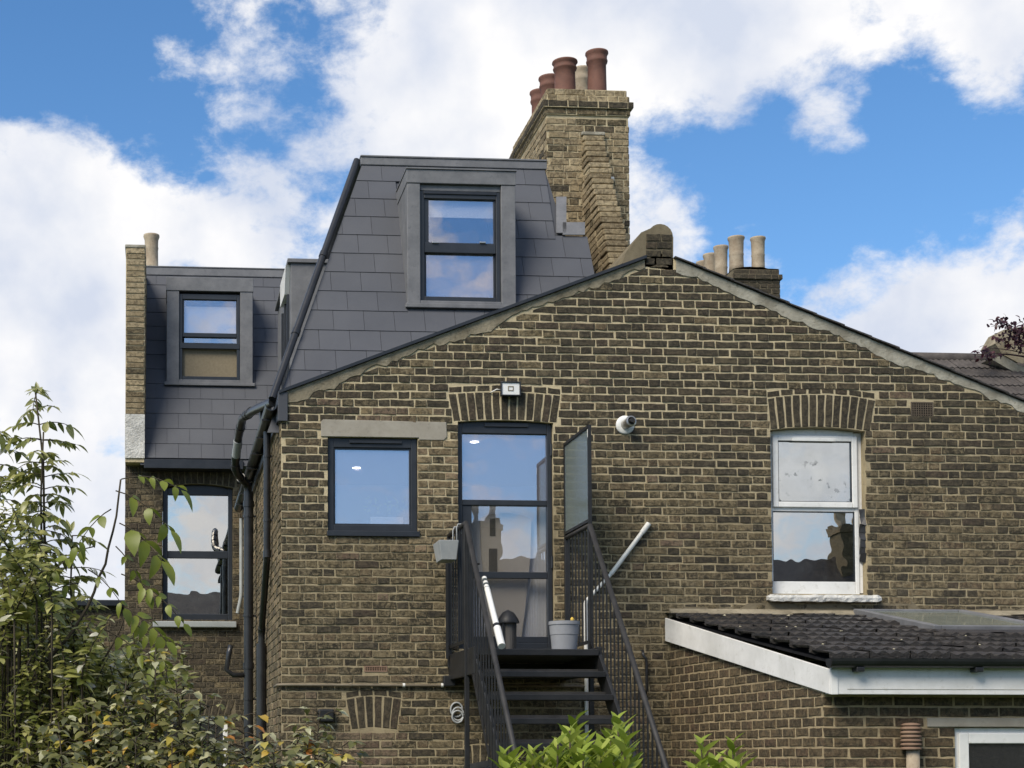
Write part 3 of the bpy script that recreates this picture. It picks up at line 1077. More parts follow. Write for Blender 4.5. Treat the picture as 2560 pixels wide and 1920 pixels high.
win = dark_window(WA, 0.055, wing, None, 0.03, fw_t=0.085)
gx0, gx1, gz0, gz1 = rect(724, 888, 972, 1138, 0.05)
mb = MB()
frame_ring(mb, WA[0] + 0.06, WA[1] - 0.06, WA[2] + 0.106, WA[3] - 0.09, 0.014, 0.045, 0.075)
mb.build('glazing_bead', M['anthracite'], win)
mb = MB(); mb.box(WA[0] + 0.062, WA[1] - 0.062, 0.06, 0.066, WA[2] + 0.108, WA[3] - 0.092)
mb.build('pane', M['glass_blue'], win)
mb = MB(); mb.box(*[P(755, 955, 0.02).x, P(868, 955, 0.02).x], 0.012, 0.03, P(800, 958, 0.02).z, P(800, 951, 0.02).z)
mb.build('trickle_vent', M['black_plastic'], win, bevel=0.004)
mb = MB(); mb.box(WA[0] - 0.01, WA[1] + 0.012, -0.03, 0.09, WA[2] - 0.006, WA[2] + 0.045)
mb.build('sill', M['anthracite'], win, bevel=0.005)

# ---- door with a top light
x0, x1, z0, z1 = DR
yf = 0.05
mb = MB()
fw = 0.05
mb.box(x0 + 0.003, x0 + fw, yf, yf + 0.07, z0, z1 + 0.004)
mb.box(x1 - fw, x1 - 0.003, yf, yf + 0.07, z0, z1 + 0.004)
mb.box(x0 + fw, x1 - fw, yf, yf + 0.07, P(1090, 937, yf).z, z1 + 0.012)
zb1, zb2 = P(1090, 1092, yf).z, P(1090, 1080, yf).z
mb.box(x0 + fw, x1 - fw, yf, yf + 0.07, zb1, zb2)
mb.box(x0 + fw, x1 - fw, yf, yf + 0.07, z0 - 0.01, z0 + 0.06)
door = mb.build('door', M['anthracite'], wing, bevel=0.005)
# the leaf below the top light
xl_ = P(1020, 1200, yf).x
mb = MB()
mb.box(x0 + fw, xl_, yf + 0.012, yf + 0.06, z0 + 0.06, zb1)
mb.box(xl_, x1 - fw, yf + 0.012, yf + 0.06, P(1090, 1249, yf).z, P(1090, 1235, yf).z)
mb.box(xl_, x1 - fw, yf + 0.012, yf + 0.06, z0 + 0.06, z0 + 0.12)
mb.build('leaf', M['anthracite'], door, bevel=0.004)
mb = MB(); mb.box(x0 + fw, x1 - fw, yf + 0.03, yf + 0.036, zb2, P(1090, 937, yf).z)
mb.build('pane', M['glass_blue'], door)
mb = MB(); mb.box(xl_, x1 - fw, yf + 0.03, yf + 0.036, P(1090, 1235, yf).z, zb1)
mb.build('pane', M['glass_clear'], door)
mb = MB(); mb.box(xl_, x1 - fw, yf + 0.03, yf + 0.036, z0 + 0.12, P(1090, 1249, yf).z)
mb.build('pane', M['glass_clear'], door)
mb = MB(); mb.box(P(1046, 918, yf).x, P(1140, 918, yf).x, yf - 0.016, yf, P(1090, 923, yf).z, P(1090, 914, yf).z)
mb.build('trickle_vent', M['black_plastic'], door, bevel=0.004)
mb = MB()
mb.tube([(x0 + 0.085, yf + 0.012, zb1 - 0.55), (x0 + 0.085, yf - 0.04, zb1 - 0.55)], 0.012)
mb.tube([(x0 + 0.085, yf - 0.038, zb1 - 0.55), (x0 + 0.20, yf - 0.038, zb1 - 0.55)], 0.01)
mb.build('handle', M['black_steel'], door)
for i in range(2):
    zz = z1 - 0.3 - i * 1.05
    mb = MB(); mb.tube([(x1 - 0.012, yf - 0.012, zz), (x1 - 0.012, yf - 0.012, zz + 0.11)], 0.011)
    mb.build('hinge', M['anthracite'], door)

# room behind door and window
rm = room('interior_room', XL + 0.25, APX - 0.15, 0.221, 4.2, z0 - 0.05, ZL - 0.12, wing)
for px_, py_ in ((770, 1010), (1025, 954)):
    d = ray(px_, py_)
    zc = ZL - 0.125
    q = CAM + d * ((zc - CAM.z) / d.z)
    mb = MB(); mb.lathe((q.x, min(q.y, 3.9), zc - 0.006), [(0.0, 0.0), (0.045, 0.0), (0.045, 0.004), (0.0, 0.004)], 16)
    lo = mb.build('downlight', M['downlight'], rm)
# pale lobby wall and a tapered greige panel for the pale shape behind the glass of the leaf
mb = MB()
mb.box(P(1008, 1250, 0.2).x, x1 - 0.02, 0.196, 0.206, z0 + 0.02, zb1 + 0.02)
mb.build('backing_wall', M['backing'], door)
ys_ = 0.15
pts = [(1066, 1400), (1124, 1400), (1136, 1300), (1146, 1200), (1148, 1122), (1130, 1113), (1095, 1108), (1060, 1110), (1038, 1118), (1040, 1200), (1052, 1300)]
mb = MB(); mb.prism([P(a, b, ys_) for a, b in pts][::-1], (0, 0.02, 0))
scr = mb.build('tapered_panel', M['door_panel'], door)
for (xa_, xb_, ya_, yb_) in ((1058, 1070, 1120, 1158), (1056, 1074, 1185, 1240)):
    q = [P(xa_, yb_, ys_), P(xb_, yb_, ys_), P(xb_, ya_, ys_), P(xa_, ya_, ys_)]
    mb = MB(); mb.prism([p + Vector((0, -0.004, 0)) for p in q], (0, 0.003, 0))
    mb.build('slot', M['slot'], door)

# ---- white arched window
x0, x1, z0, z1 = WW
yf = 0.09
ww = thing('_tmp', 'x', 'x', (0, 0, 0)) if False else None
mb = MB()
zs = z0 + 0.0
mb.box(x0 + 0.002, x0 + 0.05, yf, yf + 0.07, zs, z1 + 0.0)
mb.box(x1 - 0.075, x1 - 0.035, yf, yf + 0.07, zs, z1 + 0.0)
poly = [(x0 + 0.05, yf, z1 - 0.06), (x1 - 0.075, yf, z1 - 0.06)]
for i in range(9):
    t = i / 8
    xx = (x1 - 0.075) + (x0 + 0.05 - x1 + 0.075) * t
    poly.append((xx, yf, z1 + ww_rise * 0.9 * (1 - (2 * ((xx - x0) / (x1 - x0)) - 1) ** 2)))
mb.prism(poly, (0, 0.07, 0))
zt0, zt1 = P(1760, 1105, yf).z, P(1760, 1082, yf).z
mb.box(x0 + 0.05, x1 - 0.075, yf + 0.004, yf + 0.07, zt0, zt1 - 0.025)
mb.box(x0 + 0.05, x1 - 0.075, yf + 0.004, yf + 0.07, zs, P(1760, 1256, yf).z)
wwin = mb.build('window', M['upvc'], wing, bevel=0.006)
wwin['label'] = 'white plastic window under a brick arch'
# opening top sash
sx0, sx1 = P(1670, 1010, yf - 0.02).x, P(1852, 1010, yf - 0.02).x
sz0, sz1 = P(1760, 1096, yf - 0.02).z, P(1760, 941, yf - 0.02).z
mb = MB()
frame_ring(mb, sx0, sx1, sz0, sz1, 0.052, yf - 0.022, yf + 0.03)
sash = mb.build('sash', M['upvc'], wwin, bevel=0.006)
mb = MB(); mb.box(sx0 + 0.052, sx1 - 0.052, yf + 0.004, yf + 0.01, sz0 + 0.052, sz1 - 0.052)
mb.build('pane', M['glass_speck'], wwin)
mb = MB()
frame_ring(mb, sx0 + 0.05, sx1 - 0.05, sz0 + 0.05, sz1 - 0.05, 0.008, yf - 0.012, yf + 0.005)
mb.build('gasket', M['black_plastic'], wwin)
lx0, lx1 = x0 + 0.05, P(1848, 1180, yf).x
mb = MB(); mb.box(lx0, lx1, yf + 0.02, yf + 0.026, P(1760, 1256, yf).z, zt0)
mb.build('pane', M['glass_old'], wwin)
mb = MB()
frame_ring(mb, lx0, lx1, P(1760, 1256, yf).z, zt0, 0.007, yf + 0.008, yf + 0.02)
mb.build('gasket', M['black_plastic'], wwin)
mb = MB(); mb.box(lx1, x1 - 0.075, yf + 0.003, yf + 0.07, P(1760, 1256, yf).z, zt0)
mb.build('jamb', M['upvc'], wwin)
mb = MB(); mb.box(P(1712, 946, yf - 0.04).x, P(1806, 946, yf - 0.04).x, yf - 0.04, yf - 0.022, P(1760, 953, yf - 0.04).z, P(1760, 946, yf - 0.04).z)
mb.build('trickle_vent', M['upvc'], wwin, bevel=0.004)
# jagged mastic stain and broken render in the right reveal
mb = MB()
rng = random.Random(2)
for i in range(7):
    zz = z0 + 0.32 + i * 0.07
    mb.add([(x1 - 0.036, yf - 0.02 + rng.uniform(-0.03, 0.03), zz), (x1 - 0.001, yf - 0.07 + rng.uniform(-0.02, 0.02), zz - 0.02), (x1 - 0.001, yf - 0.06 + rng.uniform(-0.02, 0.03), zz + 0.07), (x1 - 0.036, yf + rng.uniform(-0.03, 0.02), zz + 0.075)], [(0, 1, 2, 3)])
mb.build('broken_seal', M['black_plastic'], wwin)
mb = MB(); mb.prism([(x1 - 0.001, yf + 0.01, z0 + 0.02), (x1 - 0.034, yf + 0.01, z0 + 0.02), (x1 - 0.034, yf + 0.01, z1), (x1 - 0.001, yf + 0.01, z1)], (0, 0.05, 0))
mb.build('jamb', M['upvc_board'], wwin)
# rough stone sill
mb = MB()
sx0, sx1 = P(1661, 1287, -0.07).x, P(1905, 1287, -0.07).x
szb, szt = P(1780, 1299, -0.07).z, P(1780, 1283, -0.07).z
n = 26
rng = random.Random(6)
prev = None
rings = []
for i in range(n + 1):
    x = sx0 + (sx1 - sx0) * i / n
    e = 0.012 if i in (0, n) else 0.0
    rings.append([(x, 0.09, szb + e), (x, -0.075 + rng.uniform(-0.006, 0.006) + e, szb + rng.uniform(-0.006, 0.004) + e), (x, -0.08 + rng.uniform(-0.006, 0.006) + e, szb + 0.5 * (szt - szb)), (x, -0.068 + rng.uniform(-0.008, 0.008) + e, szt - 0.008 + rng.uniform(-0.008, 0.004) - e), (x, 0.09, szt + 0.012 - e)])
vs = [p for r_ in rings for p in r_]
fs = []
for i in range(n):
    for k in range(4):
        fs.append((i * 5 + k, (i + 1) * 5 + k, (i + 1) * 5 + k + 1, i * 5 + k + 1))
fs += [tuple(range(5))[::-1], tuple(range(n * 5, n * 5 + 5))]
mb.add(vs, fs)
mb.build('sill', M['stone_white'], wwin)
room('interior_room', x0 + 0.02, x1 + 0.6, 0.221, 2.4, z0 - 0.3, z1 + 0.15, wing)
# band of cement patching below the sill, above the lean-to roof
mb = MB()
rng = random.Random(16)
zt_ = P(1800, 1303, 0).z
n = 50
xa_, xb_ = P(1450, 1312, 0).x, XR
for i in range(n):
    xx0, xx1 = xa_ + (xb_ - xa_) * i / n, xa_ + (xb_ - xa_) * (i + 1) / n
    if i == 0:
        pt = zt_ - 0.05
    hi = zt_ + 0.02 * math.sin(i * 0.7) + rng.uniform(-0.025, 0.012) if 8 < i < 32 else zt_ - 0.045 + rng.uniform(-0.012, 0.012)
    mb.add([(xx0, -0.009, zt_ - 0.16), (xx1, -0.009, zt_ - 0.16), (xx1, -0.007, hi), (xx0, -0.007, pt), (xx1, 0.002, hi + 0.008), (xx0, 0.002, pt + 0.008)], [(0, 1, 2, 3), (3, 2, 4, 5)])
    pt = hi
mb.build('cement_band', M['mortar_dark'], wing)

# ---- air bricks
def air_brick(r, cols, rows, mat):
    x0, x1, z0, z1 = r
    mb = MB()
    b = 0.014
    dx, dz = (x1 - x0 - 2 * b) / cols, (z1 - z0 - 2 * b) / rows
    frame_ring(mb, x0 + 0.006, x1 - 0.006, z0 + 0.006, z1 - 0.006, b, -0.006, 0.02)
    for i in range(1, cols):
        mb.box(x0 + b + dx * i - dx * 0.17, x0 + b + dx * i + dx * 0.17, -0.004, 0.02, z0 + b, z1 - b)
    for j in range(1, rows):
        mb.box(x0 + b, x1 - b, -0.002, 0.02, z0 + b + dz * j - dz * 0.17, z0 + b + dz * j + dz * 0.17)
    a = mb.build('air_brick', mat, wing)
    mb = MB(); mb.add([(x0 + b, -0.0005, z0 + b), (x1 - b, -0.0005, z0 + b), (x1 - b, -0.0005, z1 - b), (x0 + b, -0.0005, z1 - b)], [(0, 1, 2, 3)])  # near-black sheet stands in for the darkness inside the holes
    mb.build('dark_backing', M['hole'], a)


air_brick(AB1, 9, 6, M['air_brick_dark'])
air_brick(AB2, 9, 2, M['air_brick'])

# ---- parapet stub over the apex of the gable
x0, x1 = P(1392, 540, 0.02).x, P(1452, 540, 0.02).x
zb_, zt_ = APZ - 0.16, P(1420, 485, 0.02).z
prof = [(x0 - 0.22, zb_ + 0.06), (x1, zb_)]
cxp, rr = (x0 + x1) / 2 + 0.015, (x1 - x0) / 2 - 0.012
prof += [(x1 + 0.006, zt_ - rr)]
for i in range(0, 9):
    a = math.pi * i / 8 * 0.78
    prof.append((cxp + rr * math.cos(a), zt_ - rr + rr * math.sin(a)))
prof += [(x0 - 0.035, zt_ - 0.085), (x0 - 0.12, zt_ - 0.20), (x0 - 0.19, zt_ - 0.285)]
mb = MB()
mb.prism([(a, 0.0, b) for a, b in prof], (0, 1.9, 0))
stub = mb.build('parapet_stub', M['mortar_dark'], wing)
FP = Frame((0, 0.0, 0), (1, 0, 0), (0, 0, 1))
pb = lay(x0 + 0.01, x1 - 0.012, zb_ + 0.045, zt_ - 0.09, bond='flemish', shift=0.1, rng=random.Random(4))
build_bricks(stub, FP, pb, M['brick_dark'], 0.008, 40)

# ---- beige pipe clipped along the wall
zp = P(800, 1480, -0.03)
hp = MB()
xs, xe = XL - 0.02, P(1085, 1480, -0.03).x
hp.tube([(XL - 0.03, 0.42, zp.z - 0.0), (XL - 0.03, -0.01, zp.z), (XL - 0.018, -0.028, zp.z), (XL + 0.02, -0.03, zp.z), (P(1300, 1480, -0.03).x, -0.03, zp.z - 0.005)], 0.013, 8)
pipe = hp.build('waste_pipe', M['pvc_beige'], None, smooth=True)
tag(pipe, 'thin beige waste pipe running level along the brick wall below the air brick', 'pipe')
OFF[pipe.name] = Vector((0, 0, 0))
for x_ in (872, 955, 757, 1210):
    q = P(x_, 1480, -0.03)
    mb = MB(); mb.tube([(q.x - 0.01, -0.03, zp.z), (q.x + 0.012, -0.03, zp.z)], 0.019, 10)
    mb.build('pipe_clip', M['pvc_white'] if x_ in (872, 955) else M['pvc_beige'], pipe)

# ================================================================== LOFT MANSARD (slated)
SLOPE = math.radians(64)
vdir = Vector((0, math.cos(SLOPE), math.sin(SLOPE)))
bl = P(705 / K, 985 / K, 0.40)
FM = Frame((bl.x, 0.40, bl.z), (1, 0, 0), vdir)


def slate_field(F, planes, u0, u1, v0, v1, w, gauge, mat, parent, openings=(), seed=1, shift=0.0):
    rng = random.Random(seed)
    k = 0
    v = v0
    lift = 0.008
    while v < v1:
        u = u0 - w + shift + (k % 2) * w / 2
        while u < u1:
            a, b = u + 0.0018, u + w - 0.0018
            poly = [(a, v), (b, v), (b, min(v + gauge + 0.05, v1)), (a, min(v + gauge + 0.05, v1))]
            spans = [(a, b)]
            for oa, ob, oc, od in openings:
                if min(v + gauge, od) - max(v, oc) > 0.05:
                    ns = []
                    for p, q in spans:
                        if ob <= p or oa >= q:
                            ns.append((p, q))
                        else:
                            if oa - p > 0.02: ns.append((p, oa))
                            if q - ob > 0.02: ns.append((ob, q))
                    spans = ns
            for sa, sb_ in spans:
                poly = clip_poly([(max(a, sa), v), (min(b, sb_), v), (min(b, sb_), min(v + gauge + 0.05, v1)), (max(a, sa), min(v + gauge + 0.05, v1))], planes)
                if len(poly) < 3 or area(poly) < 0.003:
                    continue
                mb = MB()
                t = 0.006
                tw = rng.uniform(-0.0015, 0.0015)
                hgt = lambda vv: lift * (1 - (vv - v) / (gauge + 0.05)) + 0.004
                cu = sum(p[0] for p in poly) / len(poly)
                top = [F.p(p[0], p[1], hgt(p[1]) + t + tw * (p[0] - cu) / w) for p in poly]
                bot = [F.p(p[0], p[1], hgt(p[1]) - 0.004) for p in poly]
                n = len(poly)
                mb.add(top + bot, [tuple(range(n))] + [(i, n + i, n + (i + 1) % n, (i + 1) % n) for i in range(n)])
                mb.build('slate', mat, parent)
            u += w
        v += gauge
        k += 1


def edge_plane(F, pa, pb, keep):
    """half-plane through two photo points that keeps uv point `keep`"""
    (ua, va), (ub, vb) = F.px(*pa), F.px(*pb)
    a, b = vb - va, -(ub - ua)
    c = a * ua + b * va
    if a * keep[0] + b * keep[1] > c:
        a, b, c = -a, -b, -c
    L = math.hypot(a, b)
    return (a / L, b / L, c / L)


loft = thing('loft_mansard', 'grey slated loft mansard with lead-clad sash window behind the brick gable', 'roof', (bl.x + 1.5, 2.5, bl.z))
mid = FM.px(950, 550)
pl_l = edge_plane(FM, (604, 860), (786, 345), mid)
pl_r = edge_plane(FM, (1236, 345), (1292, 640), mid)
uCh = 0.5 * (FM.px(1170, 350)[0] + FM.px(1200, 500)[0])
vCh = FM.px(1230, 509)[1]
uTL, vT = FM.px(786, 350)
uTR, _ = FM.px(1168, 350)
uBL = (pl_l[2] - pl_l[1] * (-0.1)) / pl_l[0]
uBR = (pl_r[2] - pl_r[1] * (-0.1)) / pl_r[0]
uTLc = (pl_l[2] - pl_l[1] * vT) / pl_l[0]
uTRc = uCh
# body under the slates
c4 = [FM.p(uBL, -0.1, -0.004), FM.p(uBR, -0.1, -0.004), FM.p(uTRc, vT, -0.004), FM.p(uTLc, vT, -0.004)]
bk = [Vector((p.x, 6.5, p.z)) for p in c4]
mb = MB()
mb.add(c4 + bk, [(0, 1, 2, 3), (7, 6, 5, 4), (0, 3, 7, 4), (1, 5, 6, 2), (3, 2, 6, 7), (0, 4, 5, 1)])
body = mb.build('roof_body', M['slate_dark'], loft)
# lead-clad window surround (upright box on the slope)
b0 = PP(996, 663, FM.o, FM.n)
yS = b0.y - 0.05
sx0, sx1 = P(880, 520, yS).x, P(1114, 520, yS).x
sz0, sz1 = P(996, 664, yS).z, P(996, 368, yS).z
ix0, ix1 = P(908, 520, yS).x, P(1083, 520, yS).x
iz0, iz1 = P(996, 650, yS).z, P(996, 411, yS).z
fu0, fv0 = FM.uv((sx0, yS, sz0)); fu1, fv1 = FM.uv((sx1, yS + 1, sz1))
vtop_here = (sz1 - FM.o.z) / math.sin(SLOPE)
vbot_here = (sz0 - FM.o.z) / math.sin(SLOPE)
slate_field(FM, [pl_l, pl_r], uBL, uBR, vT - 0.25 * 14 - 0.03, vT, 0.30, 0.25, M['slate'], loft, [(fu0 - 0.0, fu1 + 0.0, vbot_here + 0.03, vtop_here + 0.02), (uCh, 99, vCh, 99)], 3, 0.12)
mb = MB()
ydeep = yS + (sz1 - sz0) / math.tan(SLOPE) + 0.12
mb.box(sx0, ix0, yS, ydeep, sz0 + 0.03, iz1 + 0.06)
mb.box(ix1, sx1, yS, ydeep, sz0 + 0.03, iz1 + 0.06)
mb.box(sx0 - 0.006, sx1 + 0.006, yS - 0.008, ydeep, iz1 + 0.0605, sz1)
mb.box(ix0, ix1, yS + 0.03, ydeep, iz1, iz1 + 0.06)
sur = mb.build('window_surround', M['lead'], loft, bevel=0.006)
mb = MB()
mb.box(sx0 - 0.02, sx1 + 0.02, yS - 0.02, yS + 0.1, sz0 - 0.012, sz0 + 0.03)
mb.box(ix0, ix1, yS + 0.004, yS + 0.1, sz0 + 0.03, iz0)
mb.build('sill_flashing', M['lead'], loft, bevel=0.006)
mb = MB()
mb.prism([(sx0 - 0.012, yS - 0.02, sz1), (sx1 + 0.012, yS - 0.02, sz1), (sx1 + 0.012, yS - 0.02, sz1 + 0.014), (sx0 - 0.012, yS - 0.02, sz1 + 0.014)], (0, 0.7, 0.01))
mb.build('surround_roof', M['lead'], loft)


def sash_window(parent, x0, x1, z0, z1, y, up, rail, low, panes, blind=None):
    """anthracite box sash: outer frame, top sash, stepped meeting rail, bottom sash"""
    mb = MB()
    frame_ring(mb, x0, x1, z0, z1, 0.045, y, y + 0.09, 0.05, 0.075)
    w = mb.build('window', M['anthracite'], parent, bevel=0.005)
    mb = MB(); mb.box(x0 + 0.045, x1 - 0.045, y + 0.012, y + 0.05, rail[0], rail[1])
    mb.build('meeting_rail', M['anthracite'], w, bevel=0.005)
    for (a, b, c, d, yy) in (up, low):
        mb = MB()
        mb.box(x0 + 0.045, a, yy, yy + 0.03, c - 0.03, d + 0.02)
        mb.box(b, x1 - 0.045, yy, yy + 0.03, c - 0.03, d + 0.02)
        mb.build('sash', M['anthracite'], w, bevel=0.003)
    for (a, b, c, d, yy), pm in zip((up, low), panes):
        mb = MB(); mb.box(a, b, yy + 0.012, yy + 0.018, c, d)
        mb.build('pane', pm, w)
    return w


def pxbox(x0, x1, y0, y1, Y):
    xm, ym = (x0 + x1) / 2, (y0 + y1) / 2
    return P(x0, ym, Y).x, P(x1, ym, Y).x, P(xm, y1, Y).z, P(xm, y0, Y).z


yW = yS + 0.035
up = pxbox(926, 1066, 433, 524, yW + 0.02) + (yW + 0.02,)
low = pxbox(921, 1066, 548, 641, yW + 0.045) + (yW + 0.045,)
wl_ = sash_window(loft, ix0, ix1, iz0, iz1, yW, up, (P(996, 546, yW).z, P(996, 524, yW).z), low, (M['glass_blind'], M['glass_blue']))
mb = MB(); a = pxbox(926, 1066, 433, 471, yW + 0.06)
mb.box(a[0], a[1], yW + 0.055, yW + 0.06, a[2], a[3] + 0.03)
mb.build('blind', M['blind_white'], wl_)
mb = MB(); mb.box(P(915, 417, yW).x, P(1072, 417, yW).x, yW - 0.012, yW, P(996, 421, yW).z, P(996, 414, yW).z)
mb.build('trickle_vent', M['black_plastic'], wl_, bevel=0.003)
for x_ in (940, 1043):
    q = P(x_, 525, yW)
    mb = MB(); mb.box(q.x - 0.03, q.x + 0.03, yW - 0.004, yW + 0.02, q.z - 0.002, q.z + 0.014)
    mb.build('sash_lift', M['chrome'], wl_, bevel=0.003)
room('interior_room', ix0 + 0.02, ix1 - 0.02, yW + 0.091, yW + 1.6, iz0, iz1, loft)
# fascia along the flat roof
mb = MB()
tl_, tr_ = FM.p(uTLc, vT, 0), FM.p(uTRc, vT, 0)
mb.box(tl_.x - 0.03, tr_.x + 0.02, tl_.y - 0.05, tl_.y + 0.02, tl_.z - 0.045, tl_.z + 0.035)
mb.box(tl_.x - 0.035, tr_.x + 0.02, tl_.y - 0.06, 6.4, tl_.z + 0.0355, tl_.z + 0.055)
mb.build('fascia', M['lead'], loft, bevel=0.006)
# stepped soakers against the chimney
for (xa, xb, ya, yb) in ((1200, 1222, 430, 508), (1214, 1262, 485, 512)):
    q = [FM.px(xa, yb), FM.px(xb, yb), FM.px(xb, ya), FM.px(xa, ya)]
    mb = MB(); mb.prism([FM.p(a, b, 0.022) for a, b in q], FM.n * 0.012)
    mb.build('soaker', M['lead'], loft)

# ---- small lead-clad box dormer between the two slated roofs
yB = 4.3
a = pxbox(628, 700, 560, 900, yB)
zt = a[3]
mb = MB(); mb.box(a[0], 2.3, yB, 6.4, 4.9, zt - 0.05)
bx = mb.build('linking_dormer', M['lead'], None, bevel=0.008)
tag(bx, 'narrow lead-grey box dormer squeezed between the slated mansard and left slated dormer', 'dormer')
OFF[bx.name] = Vector((0, 0, 0))
mb = MB(); mb.box(a[0] - 0.04, 2.3, yB - 0.03, 6.4, zt - 0.0495, zt)
mb.build('roof_edge', M['lead'], bx, bevel=0.006)
mb = MB(); mb.prism([(a[0] - 0.055, yB + 0.25, zt - 0.36), (a[0] - 0.055, yB + 0.95, zt - 0.32), (a[0] - 0.055, yB + 0.95, zt - 0.04), (a[0] - 0.055, yB + 0.05, zt - 0.06)], (0.054, 0, 0))
mb.build('verge_board', M['upvc_board'], bx)
for k in range(3):
    mb = MB(); mb.box(a[0] - 0.03, a[0] - 0.001, yB + 0.2 + 0.42 * k, yB + 0.26 + 0.42 * k, 5.2, zt - 0.37)
    mb.build('seam', M['anthracite'], bx)

# ================================================================== MAIN HOUSE (left, set back)
YM = LEN
FH = Frame((0, YM, 0), (1, 0, 0), (0, 0, 1))
main = thing('main_house', 'set-back brick house wall with slated dormer above a tall dark sash window', 'house', (0.3, YM + 1.5, 0))
HXL = P(270, 1150, YM).x
MW = rect(351, 503, 1053, 1340, YM)
MA = (P(347, 1050, YM).x, P(507, 1050, YM).x, P(340, 1012, YM).x, P(512, 1012, YM).x, P(420, 1052, YM).z, P(420, 1012, YM).z)
z_top = P(300, 1004, YM).z
GWn = rect(300, 492, 1545, 1720, YM)
mwall = sheet(FH, [(HXL, 0), (XL, 0), (XL, z_top + 0.3), (HXL, z_top + 0.3)], [arch_loop(MW, 0.05), [(GWn[0], GWn[2]), (GWn[1], GWn[2]), (GWn[1], GWn[3]), (GWn[0], GWn[3])]], 0.0, 0.2, 'wall', M['mortar_dark'], main)
ops = [MW, GWn, (min(MA[0], MA[2]), max(MA[1], MA[3]), MA[4], MA[5] + 0.01), (GWn[0] - 0.05, GWn[1] + 0.1, GWn[3], GWn[3] + 0.2)]
mbk = lay(HXL, XL, 0.0, z_top + 0.2, openings=ops, rng=random.Random(41), joint=0.011)
build_bricks(mwall, FH, mbk, lambda u, v, r: M['brick_dark'] if r.random() < 0.72 else M['brick'], 0.007, 260,
             lambda i: (0 if sum(p[1] for p in mbk[i][0]) / len(mbk[i][0]) > 1.8 else 1, -round(area(mbk[i][0]) * 400), i), random.Random(14))


def arch_on(F, A, n, rise, parent, mat):
    bl_, br_, tl_, tr_, z0_, z1_ = A
    rng = random.Random(3)
    for i in range(n):
        t0, t1 = (i + 0.1) / n, (i + 0.9) / n
        f = lambda t: rise * (1 - (2 * t - 1) ** 2)
        mb = MB()
        piece(mb, F, [(bl_ + (br_ - bl_) * t0, z0_ + f(t0)), (bl_ + (br_ - bl_) * t1, z0_ + f(t1)), (tl_ + (tr_ - tl_) * t1, z1_), (tl_ + (tr_ - tl_) * t0, z1_)], 0.006, rng=rng)
        mb.build('arch_brick', mat, parent)


arch_on(FH, MA, 12, 0.05, mwall, M['brick_dark'])
arch_on(FH, (GWn[0] - 0.02, GWn[1] + 0.04, GWn[0] - 0.06, GWn[1] + 0.1, GWn[3] + 0.01, GWn[3] + 0.2), 14, 0.0, mwall, M['brick_dark'])
# tall dark sash
y = YM + 0.08
mb = MB()
x0, x1, z0, z1 = MW
mb.box(x0 + 0.002, x0 + 0.07, y, y + 0.08, z0, z1 + 0.01)
mb.box(x1 - 0.06, x1 - 0.002, y, y + 0.08, z0, z1 + 0.01)
poly = [(x0 + 0.07, y, z1 - 0.09), (x1 - 0.06, y, z1 - 0.09)] + [(x1 - 0.06 + (x0 + 0.07 - x1 + 0.06) * i / 8, y, z1 - 0.0 + 0.045 * (1 - (2 * i / 8 - 1) ** 2)) for i in range(9)]
mb.prism(poly, (0, 0.08, 0))
mb.box(x0 + 0.07, x1 - 0.06, y, y + 0.08, z0, P(420, 1326, y).z)
zr0, zr1 = P(420, 1206, y).z, P(420, 1190, y).z
mb.box(x0 + 0.07, x1 - 0.06, y + 0.012, y + 0.06, zr0, zr1)
mwin = mb.build('window', M['anthracite'], main, bevel=0.006)
for (c, d) in ((zr1, z1 - 0.09), (P(420, 1326, y).z, zr0)):
    mb = MB(); mb.box(x0 + 0.07, x1 - 0.06, y + 0.03, y + 0.036, c, d)
    mb.build('pane', M['glass_old'], mwin)
mb = MB(); mb.box(P(330, 1348, YM - 0.08).x, P(511, 1348, YM - 0.08).x, YM - 0.09, YM + 0.07, P(420, 1355, YM - 0.08).z, P(420, 1342, YM - 0.08).z)
mb.build('sill', M['sill_grey'], mwin, bevel=0.01)
room('interior_room', x0 + 0.02, x1 - 0.02, YM + 0.201, YM + 2, z0, z1, main)
# ground floor window, mostly behind the shrubs
x0, x1, z0, z1 = GWn
mb = MB(); frame_ring(mb, x0, x1, z0, z1, 0.06, YM + 0.05, YM + 0.12)
gw = mb.build('window', M['upvc'], main, bevel=0.005)
mb = MB(); mb.box(x0 + 0.06, x1 - 0.06, YM + 0.08, YM + 0.086, z0 + 0.06, z1 - 0.06)
mb.build('pane', M['glass'], gw)
room('interior_room', x0 + 0.02, x1 - 0.02, YM + 0.2, YM + 2, z0, z1, main)

# slated dormer over it
bb = P(310, 990, YM - 0.2)
FL = Frame((HXL + 0.2, YM - 0.2, bb.z), (1, 0, 0), vdir)
dorm = thing('slated_dormer', 'left dark slated dormer with open sash window and tan lower pane', 'dormer', (0.6, YM + 0.8, bb.z))
vTl = FL.px(460, 590)[1]
u1L = 2.35
slx = lambda x_, y_: FL.px(x_, y_)
b0 = PP(455, 831, FL.o, FL.n)
yD = b0.y - 0.05
sx0, sx1, sz0, sz1 = pxbox(360, 546, 600, 831, yD)
ix0, ix1, iz0, iz1 = pxbox(387, 519, 634, 820, yD)
fu0, fu1 = FL.uv((sx0, 0, 0))[0], FL.uv((sx1, 0, 0))[0]
slate_field(FL, [(-1, 0, 0.0), (1, 0, u1L), (0, -1, 0.0)], 0.0, u1L, vTl - 0.25 * 14, vTl, 0.30, 0.25, M['slate'], dorm, [(fu0, fu1, (sz0 - FL.o.z) / math.sin(SLOPE) + 0.03, (sz1 - FL.o.z) / math.sin(SLOPE))], 5, 0.05)
